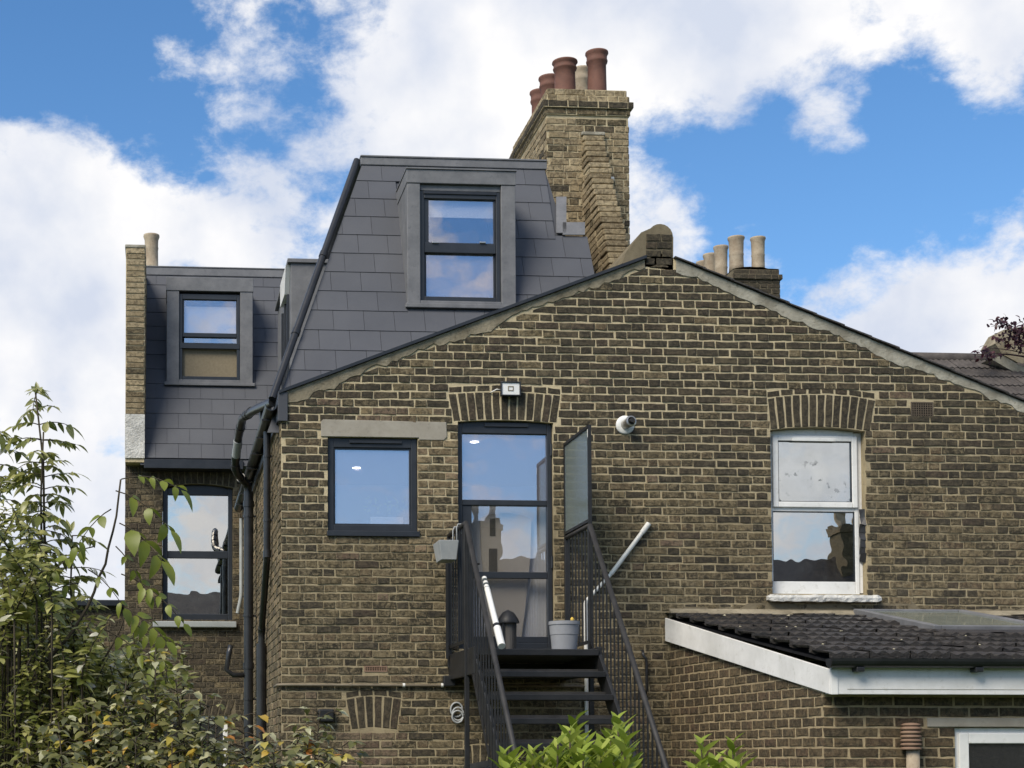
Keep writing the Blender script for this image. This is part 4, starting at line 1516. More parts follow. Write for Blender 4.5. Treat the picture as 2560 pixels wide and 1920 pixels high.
c4 = [FL.p(0, -0.1, -0.004), FL.p(u1L, -0.1, -0.004), FL.p(u1L, vTl, -0.004), FL.p(0, vTl, -0.004)]
bk = [Vector((p.x, 10.0, p.z)) for p in c4]
mb = MB(); mb.add(c4 + bk, [(0, 1, 2, 3), (7, 6, 5, 4), (0, 3, 7, 4), (1, 5, 6, 2), (3, 2, 6, 7), (0, 4, 5, 1)])
mb.build('roof_body', M['slate_dark'], dorm)
yd = yD + (sz1 - sz0) / math.tan(SLOPE) + 0.1
mb = MB()
mb.box(sx0, ix0, yD, yd, sz0 + 0.03, iz1 + 0.03)
mb.box(ix1, sx1, yD, yd, sz0 + 0.03, iz1 + 0.03)
mb.box(sx0 - 0.008, sx1 + 0.008, yD - 0.01, yd, iz1 + 0.0305, sz1)
mb.build('window_surround', M['lead'], dorm, bevel=0.006)
mb = MB()
mb.box(sx0 - 0.03, sx1 + 0.03, yD - 0.02, yD + 0.1, sz0 - 0.015, sz0 + 0.03)
mb.box(ix0, ix1, yD + 0.004, yD + 0.1, sz0 + 0.03, iz0)
mb.build('sill_flashing', M['lead'], dorm, bevel=0.006)
yW = yD + 0.03
up = pxbox(398, 510, 646, 719, yW + 0.02) + (yW + 0.02,)
low = pxbox(392, 515, 753, 815, yW + 0.045) + (yW + 0.045,)
dw = sash_window(dorm, ix0, ix1, iz0, iz1, yW, up, (P(455, 728, yW).z, P(455, 719, yW).z), low, (M['glass_blind'], M['blind_tan']))
mb = MB(); q = pxbox(398, 512, 728, 741, yW + 0.05); mb.box(q[0], q[1], yW + 0.05, yW + 0.056, q[2], q[3])
mb.build('pane', M['glass'], dw)
mb = MB(); q = pxbox(389, 518, 741, 753, yW - 0.01); mb.box(q[0], q[1], yW - 0.01, yW + 0.03, q[2], q[3])
mb.build('bottom_rail', M['anthracite'], dw, bevel=0.004)
mb = MB(); q = pxbox(398, 510, 664, 719, yW + 0.1); mb.box(q[0], q[1], yW + 0.075, yW + 0.08, q[2] - 0.05, q[3])
mb.build('blind', M['blind_white'], dw)
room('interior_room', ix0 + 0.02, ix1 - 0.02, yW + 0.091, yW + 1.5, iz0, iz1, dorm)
# fascia and soffit
mb = MB()
t0 = FL.p(0, vTl, 0)
mb.box(t0.x, t0.x + u1L, t0.y - 0.06, t0.y + 0.03, t0.z - 0.06, t0.z + 0.05)
mb.box(t0.x, t0.x + u1L, t0.y - 0.07, 9.9, t0.z + 0.0505, t0.z + 0.07)
mb.build('fascia', M['lead'], dorm, bevel=0.008)
mb = MB(); e = FL.p(0, -0.02, 0)
mb.box(t0.x + 0.05, XL - 0.02, e.y - 0.05, YM - 0.003, e.z - 0.12, e.z + 0.0)
mb.build('soffit_board', M['black_plastic'], dorm, bevel=0.005)

# party wall that ends the house on the left
pw = thing('party_wall', 'slim brick party wall rising along the left edge of the slated dormer', 'wall', (HXL + 0.1, YM + 0.6, 0))
px0, px1 = HXL + 0.004, P(313, 700, YM - 0.25).x
ptop = P(292, 536, YM - 0.25).z
prz = P(290, 895, YM - 0.25).z
przb = P(290, 990, YM - 0.25).z
mb = MB(); mb.box(px0, px1, YM - 0.25, YM + 2.0, przb - 0.05, ptop)
core = mb.build('wall', M['mortar'], pw)
FPw = Frame((0, YM - 0.25, 0), (1, 0, 0), (0, 0, 1))
pbk = lay(px0 + 0.004, px1 - 0.004, prz, ptop - 0.01, bond='stretcher', st=px1 - px0 - 0.02, shift=0.004, rng=random.Random(51))
rngp = random.Random(3)
pbk2 = []
k = 0
z = prz
while z < ptop - 0.07:
    pbk2.append(([(px0 + 0.002 + rngp.uniform(0, 0.008), z + 0.005), (px1 - 0.003 - rngp.uniform(0, 0.008), z + 0.005), (px1 - 0.003 - rngp.uniform(0, 0.008), z + 0.066), (px0 + 0.002 + rngp.uniform(0, 0.008), z + 0.066)], False))
    z += 0.076
build_bricks(core, FPw, pbk2, lambda u, v, r: M['brick_yellow'] if r.random() < 0.85 else M['brick'], 0.012, 100, rng=random.Random(8))
FPr = Frame((px1, YM - 0.25, 0), (0, 1, 0), (0, 0, 1))
pbr = lay(0.02, 2.2, prz, ptop - 0.01, bond='flemish', rng=random.Random(52))
build_bricks(core, FPr, pbr, M['brick_yellow'], 0.008, 0, rng=random.Random(8))
mb = MB(); mb.box(px0 - 0.012, px1 + 0.006, YM - 0.27, YM + 2.02, ptop, ptop + 0.045)
mb.build('coping', M['cement_pale'], pw, bevel=0.012)
mb = MB(); mb.box(px0 - 0.004, px1 + 0.004, YM - 0.268, YM - 0.2505, przb, prz)
mb.build('render_patch', M['stone_white'], pw, bevel=0.004)
q = P(327, 580, YM + 2.4)
pot = MB()
r_ = 0.105
h_ = P(327, 508, YM + 2.4).z - q.z
pot.lathe(q, [(r_ * 1.5, -0.25), (r_ * 1.3, 0.0), (r_ * 0.98, 0.03), (r_ * 0.95, h_ * 0.55), (r_, h_ * 0.6), (r_ * 0.95, h_ * 0.65), (r_ * 0.98, h_ * 0.85), (r_ * 1.15, h_ * 0.95), (r_ * 1.12, h_), (r_ * 0.85, h_), (r_ * 0.8, h_ * 0.5)], 20)
lst = thing('chimney_stack', 'single buff chimney pot on a mortar mound behind the left party wall', 'chimney', (q.x, q.y, q.z - 0.6))
pot.build('chimney_pot', M['pot_buff'], lst, smooth=True)
mb = MB(); mb.box(px1 + 0.01, q.x + 0.5, q.y - 0.3, q.y + 0.3, q.z - 0.9, q.z - 0.2)
mb.build('stack', M['brick_yellow'], lst)
mb = MB(); mb.lathe((q.x, q.y, q.z - 0.2), [(0.36, 0.0), (0.2, 0.12), (0.13, 0.22), (0.1, 0.23)], 20)
mb.build('flaunching', M['cement'], lst)

# house body behind everything: roof of the main terrace
mb = MB()
mb.box(HXL + 0.26, XR + 6, YM + 0.22, YM + 0.4, 0, 4.4)
mb.build('rear_wall', M['mortar_dark'], main)

# ================================================================== CHIMNEYS
def pot_prof(r, h, roll=True):
    return [(r * 1.02, 0.0), (r * 1.0, h * 0.05), (r * 0.96, h * 0.50), (r * 0.95, h * 0.72), (r * 1.08, h * 0.76), (r * 1.12, h * 0.80), (r * 1.04, h * 0.84), (r * 1.06, h * 0.92), (r * 1.20, h * 0.965), (r * 1.18, h), (r * 0.92, h), (r * 0.86, h * 0.9), (r * 0.84, h * 0.4)]


def face_bricks(parent, F, u0, u1, v0, v1, mat, seed, limit=400, top=0.008, bond='flemish', shift=0.0):
    bk_ = lay(u0, u1, v0, v1, bond=bond, shift=shift, rng=random.Random(seed), joint=0.011)
    build_bricks(parent, F, bk_, mat, top, limit, rng=random.Random(seed + 1))


def yel(u, v, r):
    q = r.random()
    return M['brick_yellow'] if q < 0.8 else (M['brick'] if q < 0.95 else M['brick_dark'])


yC = 2.6
cx0, cx1 = P(1181, 300, yC).x, P(1357, 300, yC).x
czt = P(1270, 250, yC).z
czb = 6.0
cdep = 1.75
chim = thing('chimney_stack', 'tall yellow brick chimney stack with red pots beside the slated mansard', 'chimney', ((cx0 + cx1) / 2, yC + 0.9, czb))
mb = MB(); mb.box(cx0, cx1, yC, yC + cdep, czb, czt)
core = mb.build('stack', M['mortar'], chim)
FC = Frame((cx0, yC, 0), (1, 0, 0), (0, 0, 1))
FCl = Frame((cx0, yC, 0), (0, -1, 0), (0, 0, 1))
wC = cx1 - cx0
face_bricks(core, FC, 0.0, wC, czb, czt, yel, 61, 200, shift=0.02)
face_bricks(core, FCl, -cdep, 0.0, czb, czt, yel, 62, 80, shift=0.06)
FCr = Frame((cx1, yC, 0), (0, 1, 0), (0, 0, 1))
face_bricks(core, FCr, 0.0, cdep, czb, czt, yel, 63, 0)
# head: two dark oversailing courses, then two set back
levels = [(czt, 0.072, 0.022, 'brick'), (czt + 0.073, 0.075, 0.05, 'brick_dark'), (czt + 0.149, 0.075, 0.012, 'brick_yellow'), (czt + 0.225, 0.075, -0.01, 'brick_yellow')]
for i, (zz, hh, ov, mm) in enumerate(levels):
    mb = MB(); mb.box(cx0 - ov + 0.006, cx1 + ov - 0.006, yC - ov + 0.006, yC + cdep + ov - 0.006, zz, zz + hh)
    cr_ = mb.build('corbel_course', M['mortar'], chim)
    face_bricks(cr_, Frame((cx0 - ov, yC - ov + 0.006, 0), (1, 0, 0), (0, 0, 1)), 0.004, wC + 2 * ov - 0.004, zz, zz + 0.0751, M[mm], 70 + i, 40, 0.008, shift=0.07 * i)
    face_bricks(cr_, Frame((cx0 - ov + 0.006, yC - ov, 0), (0, -1, 0), (0, 0, 1)), -cdep - 2 * ov, -0.004, zz, zz + 0.0751, M[mm], 80 + i, 30, 0.008, shift=0.05 * i)
    face_bricks(cr_, Frame((cx1 + ov - 0.006, yC - ov, 0), (0, 1, 0), (0, 0, 1)), 0.004, cdep + 2 * ov, zz, zz + 0.0751, M[mm], 90 + i, 0, 0.008)
ztop = levels[-1][0] + levels[-1][1]
mb = MB()
mb.add([(cx0 + 0.02, yC + 0.02, ztop), (cx1 - 0.02, yC + 0.02, ztop), (cx1 - 0.02, yC + cdep - 0.02, ztop), (cx0 + 0.02, yC + cdep - 0.02, ztop),
        (cx0 + 0.12, yC + 0.15, ztop + 0.05), (cx1 - 0.12, yC + 0.15, ztop + 0.05), (cx1 - 0.12, yC + cdep - 0.15, ztop + 0.05), (cx0 + 0.12, yC + cdep - 0.15, ztop + 0.05)],
       [(4, 5, 6, 7), (0, 1, 5, 4), (1, 2, 6, 5), (2, 3, 7, 6), (3, 0, 4, 7)])
mb.build('flaunching', M['cement'], chim)
for (x_, ytop, yy, r_) in ((1220, 134, yC + 0.28, 0.120), (1289, 114, yC + 0.28, 0.108), (1187, 168, 0, 0.108), (1166, 199, 0, 0.102), (1256, 150, 0, 0.10)):
    if yy == 0:
        xr_ = P(1220, 170, yC + 0.28).x if x_ < 1200 else P(1289, 170, yC + 0.28).x
        q = PX(x_, ytop, xr_)
        yy = min(q.y, yC + cdep - 0.2)
    q = P(x_, ytop, yy)
    mb = MB(); mb.lathe((q.x, yy, ztop + 0.02), pot_prof(r_, q.z - ztop - 0.02), 24)
    mb.build('chimney_pot', M['terracotta'] if x_ != 1256 else M['pot_buff'], chim, smooth=True)
# raking brick parapet stepping down in front of the stack
rk = thing('raking_parapet', 'steep stepped yellow brick parapet raking down the front of the tall chimney', 'wall', (4.6, 2.2, 6.0))
ptx0, ptx1 = P(1256, 300, yC).x, P(1302, 300, yC).x
pz_top = P(1280, 295, yC).z
nst = 24
rng = random.Random(19)
ang = math.radians(60)
for i in range(nst):
    zz = pz_top - 0.076 * (i + 1)
    yy = yC - 0.03 - 0.076 * (i + 0.4) / math.tan(ang)
    Fk = Frame((ptx0, yy, zz), (1, 0, 0), (0, 0, 1))
    wk = ptx1 - ptx0
    mb = MB()
    j = rng.uniform(-0.008, 0.008)
    mb.cur = rng.random()
    mb.box(ptx0 + j, ptx1 + j + rng.uniform(-0.01, 0.01), yy - 0.02 + rng.uniform(-0.01, 0.008), yy + 0.235, zz + 0.006, zz + 0.063 + rng.uniform(-0.003, 0.003))
    mb.r = [0.0] * len(mb.f)
    mb.build('brick', M['brick_yellow'], rk, bevel=0.01)
    mb = MB()
    mb.box(ptx0 + 0.014, ptx1 - 0.014, yy + 0.03, yC - 0.001, zz - 0.006, zz + 0.0695)
    mb.build('mortar_bed', M['mortar'], rk)
    # side bricks of the same course behind the leading one
    ys = yy + 0.245
    while ys < yC - 0.05:
        ln = min(rng.choice((0.215, 0.1025)), yC - 0.002 - ys)
        mb = MB(); mb.box(ptx0 + rng.uniform(-0.004, 0.004), ptx1, ys, ys + ln, zz + 0.005, zz + 0.068)
        mb.build('brick', M['brick_yellow'] if rng.random() < 0.8 else M['brick'], rk, bevel=0.004)
        ys += ln + 0.011
mb = MB(); mb.box(ptx0 - 0.012, ptx1 + 0.012, yC - 0.06, yC - 0.008, pz_top - 0.005, pz_top + 0.035)
mb.build('cap', M['cement_pale'], rk, bevel=0.01)
q = P(1321, 388, yC - 0.02)
mb = MB(); mb.box(q.x - 0.02, q.x + 0.025, yC - 0.045, yC - 0.007, q.z - 0.02, q.z + 0.025)
mb.build('white_clip', M['pvc_white'], rk, bevel=0.005)

# right-hand stack of the next house
yR = 7.7
rx0, rx1 = P(1585, 620, yR).x, P(1684, 620, yR).x
rzt = P(1640, 582, yR).z
rst = thing('chimney_stack', 'short dark brick chimney stack with five buff pots behind the right roof slope', 'chimney', ((rx0 + rx1) / 2, yR + 1, rzt - 1.5))
rdep = 2.0
mb = MB(); mb.box(rx0, rx1, yR, yR + rdep, rzt - 2.2, rzt - 0.15)
core = mb.build('stack', M['mortar_dark'], rst)
wR = rx1 - rx0
face_bricks(core, Frame((rx0, yR, 0), (1, 0, 0), (0, 0, 1)), 0, wR, rzt - 1.4, rzt - 0.15, M['brick_dark'], 101, 100)
face_bricks(core, Frame((rx0, yR, 0), (0, -1, 0), (0, 0, 1)), -rdep, 0, rzt - 1.4, rzt - 0.15, M['brick_dark'], 102, 0)
face_bricks(core, Frame((rx1, yR, 0), (0, 1, 0), (0, 0, 1)), 0, rdep, rzt - 1.4, rzt - 0.15, M['brick_dark'], 103, 0)
for i, ov in enumerate((0.035, 0.0)):
    zz = rzt - 0.15 + 0.076 * i
    mb = MB(); mb.box(rx0 - ov + 0.006, rx1 + ov - 0.006, yR - ov + 0.006, yR + rdep + ov, zz, zz + 0.0745)
    cr_ = mb.build('corbel_course', M['mortar_dark'], rst)
    face_bricks(cr_, Frame((rx0 - ov, yR - ov + 0.006, 0), (1, 0, 0), (0, 0, 1)), 0.003, wR + 2 * ov - 0.003, zz, zz + 0.0751, M['brick_dark'], 110 + i, 20, 0.008)
# rough mortar flaunching heaped round the pots
mb = MB()
n = 9
rng = random.Random(5)
g_ = []
for j in range(6):
    for i in range(n):
        tx, ty = i / (n - 1), j / 5
        ed = min(tx, 1 - tx) * 2
        ey = min(ty, 1 - ty) * 2
        g_.append((rx0 + wR * tx, yR + rdep * ty, rzt + 0.002 + 0.10 * min(1, ed * 2.2) * min(1, ey * 4 + 0.25) + rng.uniform(-0.012, 0.012)))
mb.add(g_, [(j * n + i, j * n + i + 1, (j + 1) * n + i + 1, (j + 1) * n + i) for j in range(5) for i in range(n - 1)])
mb.build('flaunching', M['cement'], rst)
xr_ = P(1590, 540, yR + 0.3).x
for k_, (x_, yt, yb) in enumerate(((1590, 513, 572), (1637, 514, 575), (1557, 533, 585), (1534, 550, 590), (1519, 566, 598))):
    if k_ < 2:
        q = P(x_, yt, yR + 0.3)
    else:
        q = PX(x_, yt, xr_)
    rr = 0.108 if k_ == 0 else 0.098
    mb = MB(); mb.lathe((q.x, q.y, rzt + 0.04), [(rr * 1.02, 0), (rr * 0.96, 0.1), (rr * 0.94, 0.24), (rr, 0.26), (rr * 0.94, 0.28), (rr, (q.z - rzt - 0.04) * 0.9), (rr * 1.14, (q.z - rzt - 0.04) * 0.96), (rr * 1.12, q.z - rzt - 0.04), (rr * 0.85, q.z - rzt - 0.04), (rr * 0.8, 0.15)], 20)
    mb.build('chimney_pot', M['pot_buff'], rst, smooth=True)

# ---- neighbour's main roof, far right
yN = 6.3
ridge = P(2075, 776, yN)
nb = thing('neighbour_roof', 'grey-brown tiled roof with stepped parapet at the far right edge', 'roof', (ridge.x, yN, 4.5))
psl = math.radians(33)
FN = Frame((P(1900, 776, yN).x, yN, ridge.z), (1, 0, 0), (0, math.cos(psl), math.sin(psl)))
wN = 4.2
mb = MB()
mb.add([FN.p(0, 0.0, -0.02), FN.p(wN, 0.0, -0.02), FN.p(wN, -4, -0.02), FN.p(0, -4, -0.02)], [(3, 2, 1, 0)])
mb.build('roof_deck', M['underlay'], nb)


def roll_tile(w, L, th=0.014, rolls=3, amp=0.012, mat=None, seg=4, name='tile'):
    mb = MB()
    n = rolls * seg
    prof = [(-w / 2 + w * i / n, amp * (0.5 + 0.5 * math.cos(2 * math.pi * i / seg))) for i in range(n + 1)]
    top0 = [(x, 0.0, z + th) for x, z in prof]
    top1 = [(x, L, z + th * 0.2) for x, z in prof]
    bot0 = [(x, 0.0, z * 0.7 - 0.008) for x, z in prof]
    m_ = n + 1
    mb.add(top0 + top1 + bot0, [(i, i + 1, m_ + i + 1, m_ + i) for i in range(n)] + [(2 * m_ + i, 2 * m_ + i + 1, i + 1, i) for i in range(n)])
    return mb.mesh(name, mat)


tme = roll_tile(0.298, 0.40, 0.02, 4, 0.016, M['roof_tile_far'])
rng = random.Random(4)
for k in range(8):
    for i in range(11):
        m = FN.mtx(0.15 + 0.3 * i, -0.42 - 0.33 * k, rng.uniform(0, 0.004)) @ Matrix.Rotation(rng.uniform(-0.01, 0.01), 4, 'Z')
        link_mesh('roof_tile', tme, nb, m)
mb = MB()
mb.tube([FN.p(-0.2, 0.0, 0.0), FN.p(2.35, 0.0, 0.0)], 0.085, 12)
mb.build('ridge_tile', M['roof_tile_far'], nb, smooth=True)
# parapet on the right: grey cement face, sloping with the roof
g0 = P(2168, 790, yN - 0.2)
mb = MB()
poly = [P(2150, 742, yN - 0.15), P(2168, 712, yN - 0.15), P(2212, 705, yN - 0.15), P(2260, 700, yN - 0.15), P(2260, 900, yN - 0.15), P(2212, 790, yN - 0.15), P(2165, 765, yN - 0.15)]
mb.prism(poly, (0, 0.4, 0))
mb.build('parapet', M['cement'], nb)
mb = MB()
poly = [P(2140, 775, yN - 0.45), P(2165, 768, yN - 0.45), P(2230, 803, yN - 0.45), P(2230, 830, yN - 0.45), P(2190, 803, yN - 0.45)]
mb.prism(poly, (0, 0.25, 0))
mb.build('lead_upstand', M['cement_pale'], nb)

# ---- far brick building seen through the shrubs on the left
yF = 9.0
fx0, fx1 = -4.2, HXL - 0.02
fz = P(180, 1297, yF).z
fb = thing('far_outbuilding', 'low brick outbuilding with dark flat roof behind the left shrubs', 'building', (-2.3, yF + 1, 0))
mb = MB(); mb.box(fx0, fx1, yF, yF + 3, 0, fz - 0.09)
core = mb.build('wall', M['mortar_dark'], fb)
fw0 = rect(140, 266, 1428, 1500, yF)
bkf = lay(0, fx1 - fx0, 1.6, fz - 0.1, openings=[(fw0[0] - fx0, fw0[1] - fx0, fw0[2], fw0[3])], rng=random.Random(9))
build_bricks(core, Frame((fx0, yF, 0), (1, 0, 0), (0, 0, 1)), bkf, lambda u, v, r: M['brick_dark'] if r.random() < 0.7 else M['brick'], 0.007, 120, rng=random.Random(3))
mb = MB(); mb.box(fx0 - 0.05, fx1, yF - 0.12, yF + 3, fz - 0.0895, fz)
mb.build('roof_edge', M['black_plastic'], fb, bevel=0.01)
mb = MB(); frame_ring(mb, fw0[0], fw0[1], fw0[2], fw0[3], 0.05, yF - 0.03, yF - 0.001)
fwn = mb.build('window', M['upvc'], fb)
mb = MB(); mb.box(fw0[0] + 0.05, fw0[1] - 0.05, yF - 0.012, yF - 0.006, fw0[2] + 0.05, fw0[3] - 0.05)
mb.build('pane', M['glass_old'], fwn)

# ---- terrace across the gardens: only its reflection is seen in the panes
op = thing('opposite_terrace', 'brick terrace with chimneys across the gardens, seen mirrored in the window panes', 'building', (4, -40, 0))
mb = MB(); mb.box(-26, 34, -48, -40, 0, 5.6)
mb.build('wall', M['brick'], op)
mb = MB(); mb.prism([(-26.3, -39.6, 5.5), (-26.3, -44, 9.05), (-26.3, -48.4, 5.5)], (60.6, 0, 0))
mb.build('roof', M['roof_tile'], op)
for k in range(9):
    x_ = -23 + k * 7
    mb = MB(); mb.box(x_ - 0.55, x_ + 0.55, -44.4, -43.2, 7.2, 10.4)
    st = mb.build('chimney', M['brick'], op)
    mb = MB(); mb.box(x_ - 0.65, x_ + 0.65, -44.5, -43.1, 10.05, 10.25); mb.build('band', M['brick'], st)
    for j in (-0.3, 0.3):
        mb = MB(); mb.lathe((x_ + j, -43.8, 10.4), pot_prof(0.15, 0.7), 12); mb.build('pot', M['pot_buff'], st)

# ================================================================== KITCHEN EXTENSION (lean-to)
YE = -3.1
ecn = P(2059 / K, 1780 / K, YE)
ecf = P(1677 / K, 1780 / K, 0.0)
ext = thing('kitchen_extension', 'brown brick lean-to extension with white fascia and tiled roof at lower right', 'house', (6.2, -1.6, 0))
zw = P(1620, 1322, 0).z - 0.05
yEv = YE - 0.20
ze = P(2000, 1421, yEv - 0.03).z - 0.02
FR = Frame((P(1443, 1360, -0.01).x - 0.05, yEv, ze), (1, 0, 0), (0, -yEv, zw - ze))
Lr = math.hypot(yEv, zw - ze)
FES = Frame((ecf.x, 0, 0), (ecn.x - ecf.x, YE, 0), (0, 0, 1))
Ls = math.hypot(ecn.x - ecf.x, YE)
XB_f = P(1443, 1360, -0.01).x - 0.03
XB_n = P(1804, 1480, YE - 0.15).x - 0.04
bzt_f, bzb_f = P(1443, 1335, 0).z, P(1443, 1385, 0).z
bzt_n, bzb_n = P(1800, 1446, YE - 0.15).z, P(1804, 1500, YE - 0.15).z
slope_b = (bzb_n - bzb_f) / Ls
side_top = lambda u: bzb_f + (bzb_n - bzb_f) * u / Ls + 0.06
swall = sheet(FES, [(0, 0), (Ls, 0), (Ls, side_top(Ls)), (0, side_top(0))], (), 0, 0, 'wall', M['mortar_ext'], ext)
aa = (bzb_n - bzb_f) / Ls
esb = lay(0.0, Ls, 0.0, 3.2, bond='stretcher', planes=[(-aa, 1, bzb_f + 0.012)], rng=random.Random(71), joint=0.0145, perp=0.024, st=0.203, shift=0.03)
build_bricks(swall, FES, esb, M['brick_ext'], 0.006, 185, lambda i: (0 if sum(p[1] for p in esb[i][0]) / len(esb[i][0]) > 1.35 else 1, -round(area(esb[i][0]) * 300), -esb[i][0][0][1]), random.Random(5), jit=0.0024)
FEF = Frame((0, YE, 0), (1, 0, 0), (0, 0, 1))
zf0 = bzb_n + 0.02
EW = rect(2064, 2420, 1571, 1800, YE)
EL = rect(2002, 2420, 1551, 1571, YE)
fwall = sheet(FEF, [(ecn.x, 0), (XR + 0.4, 0), (XR + 0.4, zf0), (ecn.x, zf0)], [[(EW[0], EW[2]), (EW[1], EW[2]), (EW[1], EW[3]), (EW[0], EW[3])]], 0, 0.15, 'front_wall', M['mortar_ext'], ext)
efb = lay(ecn.x, XR + 0.4, 0.0, zf0, bond='stretcher', openings=[EW, EL], rng=random.Random(72), joint=0.0135, shift=0.08)
build_bricks(fwall, FEF, efb, M['brick_ext'], 0.006, 110, lambda i: (0 if sum(p[1] for p in efb[i][0]) / len(efb[i][0]) > 1.35 else 1, -round(area(efb[i][0]) * 300), i), random.Random(6), jit=0.0024)
mb = MB(); mb.box(EL[0], EL[1], YE - 0.012, YE + 0.02, EL[2] + 0.002, EL[3])
mb.build('lintel', M['concrete'], ext, bevel=0.004)
# window
x0, x1, z0, z1 = EW
mb = MB(); frame_ring(mb, x0 + 0.002, x1, z0, z1 - 0.003, 0.055, YE + 0.03, YE + 0.1)
ew = mb.build('window', M['upvc'], ext, bevel=0.005)
mb = MB(); frame_ring(mb, x0 + 0.04, x1 - 0.03, z0, z1 - 0.045, 0.075, YE + 0.012, YE + 0.06)
mb.build('sash', M['upvc'], ew, bevel=0.006)
mb = MB(); mb.box(x0 + 0.115, x1 - 0.105, YE + 0.035, YE + 0.041, z0 + 0.06, z1 - 0.12)
mb.build('pane', M['glass'], ew)
room('interior_room', x0 + 0.02, x1 - 0.02, YE + 0.151, YE + 1.6, z0, z1, ext)
# boards
mb = MB()
mb.prism([(XB_f, -0.012, bzb_f), (XB_n, YE - 0.15, bzb_n), (XB_n, YE - 0.15, bzt_n), (XB_f, -0.012, bzt_f)], (0.022, 0, 0))
mb.build('bargeboard', M['upvc_board'], ext, bevel=0.004)
mb = MB()
mb.prism([(XB_f + 0.03, -0.012, bzb_f + 0.012), (XB_n + 0.03, YE - 0.12, bzb_n + 0.012), (XB_n + 0.03, YE - 0.12, bzb_n + 0.024), (XB_f + 0.03, -0.012, bzb_f + 0.024)], (0.2, 0, 0))
mb.build('soffit', M['upvc_board'], ext)
mb = MB(); mb.box(XB_n + 0.001, XR + 0.5, YE - 0.172, YE - 0.1505, bzb_n, bzt_n + 0.02)
fas = mb.build('fascia', M['upvc_board'], ext, bevel=0.004)
mb = MB(); mb.box(XB_n - 0.004, XB_n + 0.05, YE - 0.180, YE - 0.1722, bzb_n - 0.002, bzt_n)
mb.build('corner_trim', M['upvc'], fas, bevel=0.003)
mb = MB(); mb.box(XB_n + 0.12, XR + 0.5, YE - 0.1745, YE - 0.1722, bzb_n + 0.036, bzb_n + 0.039)
mb.build('groove', M['cement_pale'], fas)
mb = MB(); mb.box(XB_n + 0.03, XR + 0.4, YE - 0.15, YE - 0.002, bzb_n + 0.006, bzb_n + 0.016)
mb.build('soffit', M['upvc_board'], ext)
# gutter
gy, gz = YE - 0.23, P(2000, 1423, YE - 0.25).z
mb = MB()
prof = [(gy + 0.056 * math.cos(a), gz + 0.066 * math.sin(a)) for a in [math.pi + math.pi * i / 10 for i in range(11)]]
inner = [(gy + 0.050 * math.cos(a), gz + 0.058 * math.sin(a)) for a in [2 * math.pi - math.pi * i / 10 for i in range(11)]]
gx0 = P(1794, 1430, gy).x
mb.prism([(gx0, a, b) for a, b in prof + inner], (XR + 0.5 - gx0, 0, 0))
gut = mb.build('gutter', M['black_plastic'], ext)
mb = MB(); mb.prism([(gx0 - 0.012, gy + (a - gy) * 1.06, gz + (b - gz) * 1.06) for a, b in prof], (0.016, 0, 0))
mb.build('end_stop', M['black_plastic'], gut)
for x_ in (1856, 2112):
    q = P(x_, 1448, gy)
    mb = MB(); mb.box(q.x - 0.03, q.x + 0.03, gy - 0.03, YE - 0.1722, gz - 0.095, gz - 0.06)
    mb.build('bracket', M['black_plastic'], gut, bevel=0.006)
# roof deck and tiles
mb = MB(); mb.prism([FR.p(XB_n - FR.o.x + 0.03, 0.02, -0.03), FR.p(XR + 0.6 - FR.o.x, 0.02, -0.03), FR.p(XR + 0.6 - FR.o.x, Lr - 0.005, -0.03), FR.p(XB_f - FR.o.x + 0.03, Lr - 0.005, -0.03)], FR.n * 0.02)
mb.build('roof_deck', M['underlay'], ext)
tmes = [roll_tile(0.296, 0.42, 0.03 + 0.004 * j, 3, 0.017 + 0.002 * j, M['roof_tile'], 6, 'roof_tile') for j in range(3)]
rng = random.Random(44)
sk = [FR.px(1866, 1330), FR.px(1958, 1374)]
skx0 = (sk[0][0] + sk[1][0]) / 2
skv0, skv1 = sk[1][1], min(sk[0][1], Lr - 0.04)
skx1 = FR.px(2110, 1343)[0]
g_a = Lr / 10.0
for k in range(10):
    for i in range(16):
        v = g_a * k
        u = (XB_n - FR.o.x) + (XB_f - XB_n) * v / Lr + 0.30 * i + 0.125 + rng.uniform(-0.006, 0.006)
        if skx0 - 0.02 < u < skx1 + 0.02 and skv0 - 0.12 < v + 0.2 < skv1 + 0.25:
            continue
        if u > XR + 0.6 - FR.o.x:
            continue
        m = FR.mtx(u, v + rng.uniform(-0.012, 0.012), 0.012 + rng.uniform(0, 0.006)) @ Matrix.Rotation(rng.uniform(-0.012, 0.012), 4, 'Z') @ Matrix.Rotation(math.radians(-1.2), 4, 'X')
        if k == 9:
            m = m @ Matrix.Diagonal((1, 0.85, 1, 1))
        link_mesh('roof_tile', rng.choice(tmes), ext, m)
# lichen and moss lumps scattered over the tiles
mb = MB()
for i in range(170):
    u, v = rng.uniform(0.12, 4.4), rng.uniform(0.0, Lr - 0.1)
    if skx0 - 0.05 < u < skx1 + 0.05 and v > skv0 - 0.1:
        continue
    v = round(v / g_a) * g_a + rng.uniform(0.0, 0.05)
    s_ = rng.uniform(0.007, 0.02)
    c = FR.p(u, v, 0.045)
    mb.cur = rng.random()
    base = len(mb.v)
    for (dx, dy, dz) in ((s_, 0, 0), (0, s_, 0), (-s_, 0, 0), (0, -s_, 0), (0, 0, s_ * 0.6)):
        mb.v.append(tuple(c + FR.u * dx * rng.uniform(0.6, 1.4) + FR.v * dy * rng.uniform(0.6, 1.4) + FR.n * dz))
    for f in ((0, 1, 4), (1, 2, 4), (2, 3, 4), (3, 0, 4)):
        mb.face([base + j for j in f])
mb.build('lichen', M['lichen'], ext, kind='stuff')
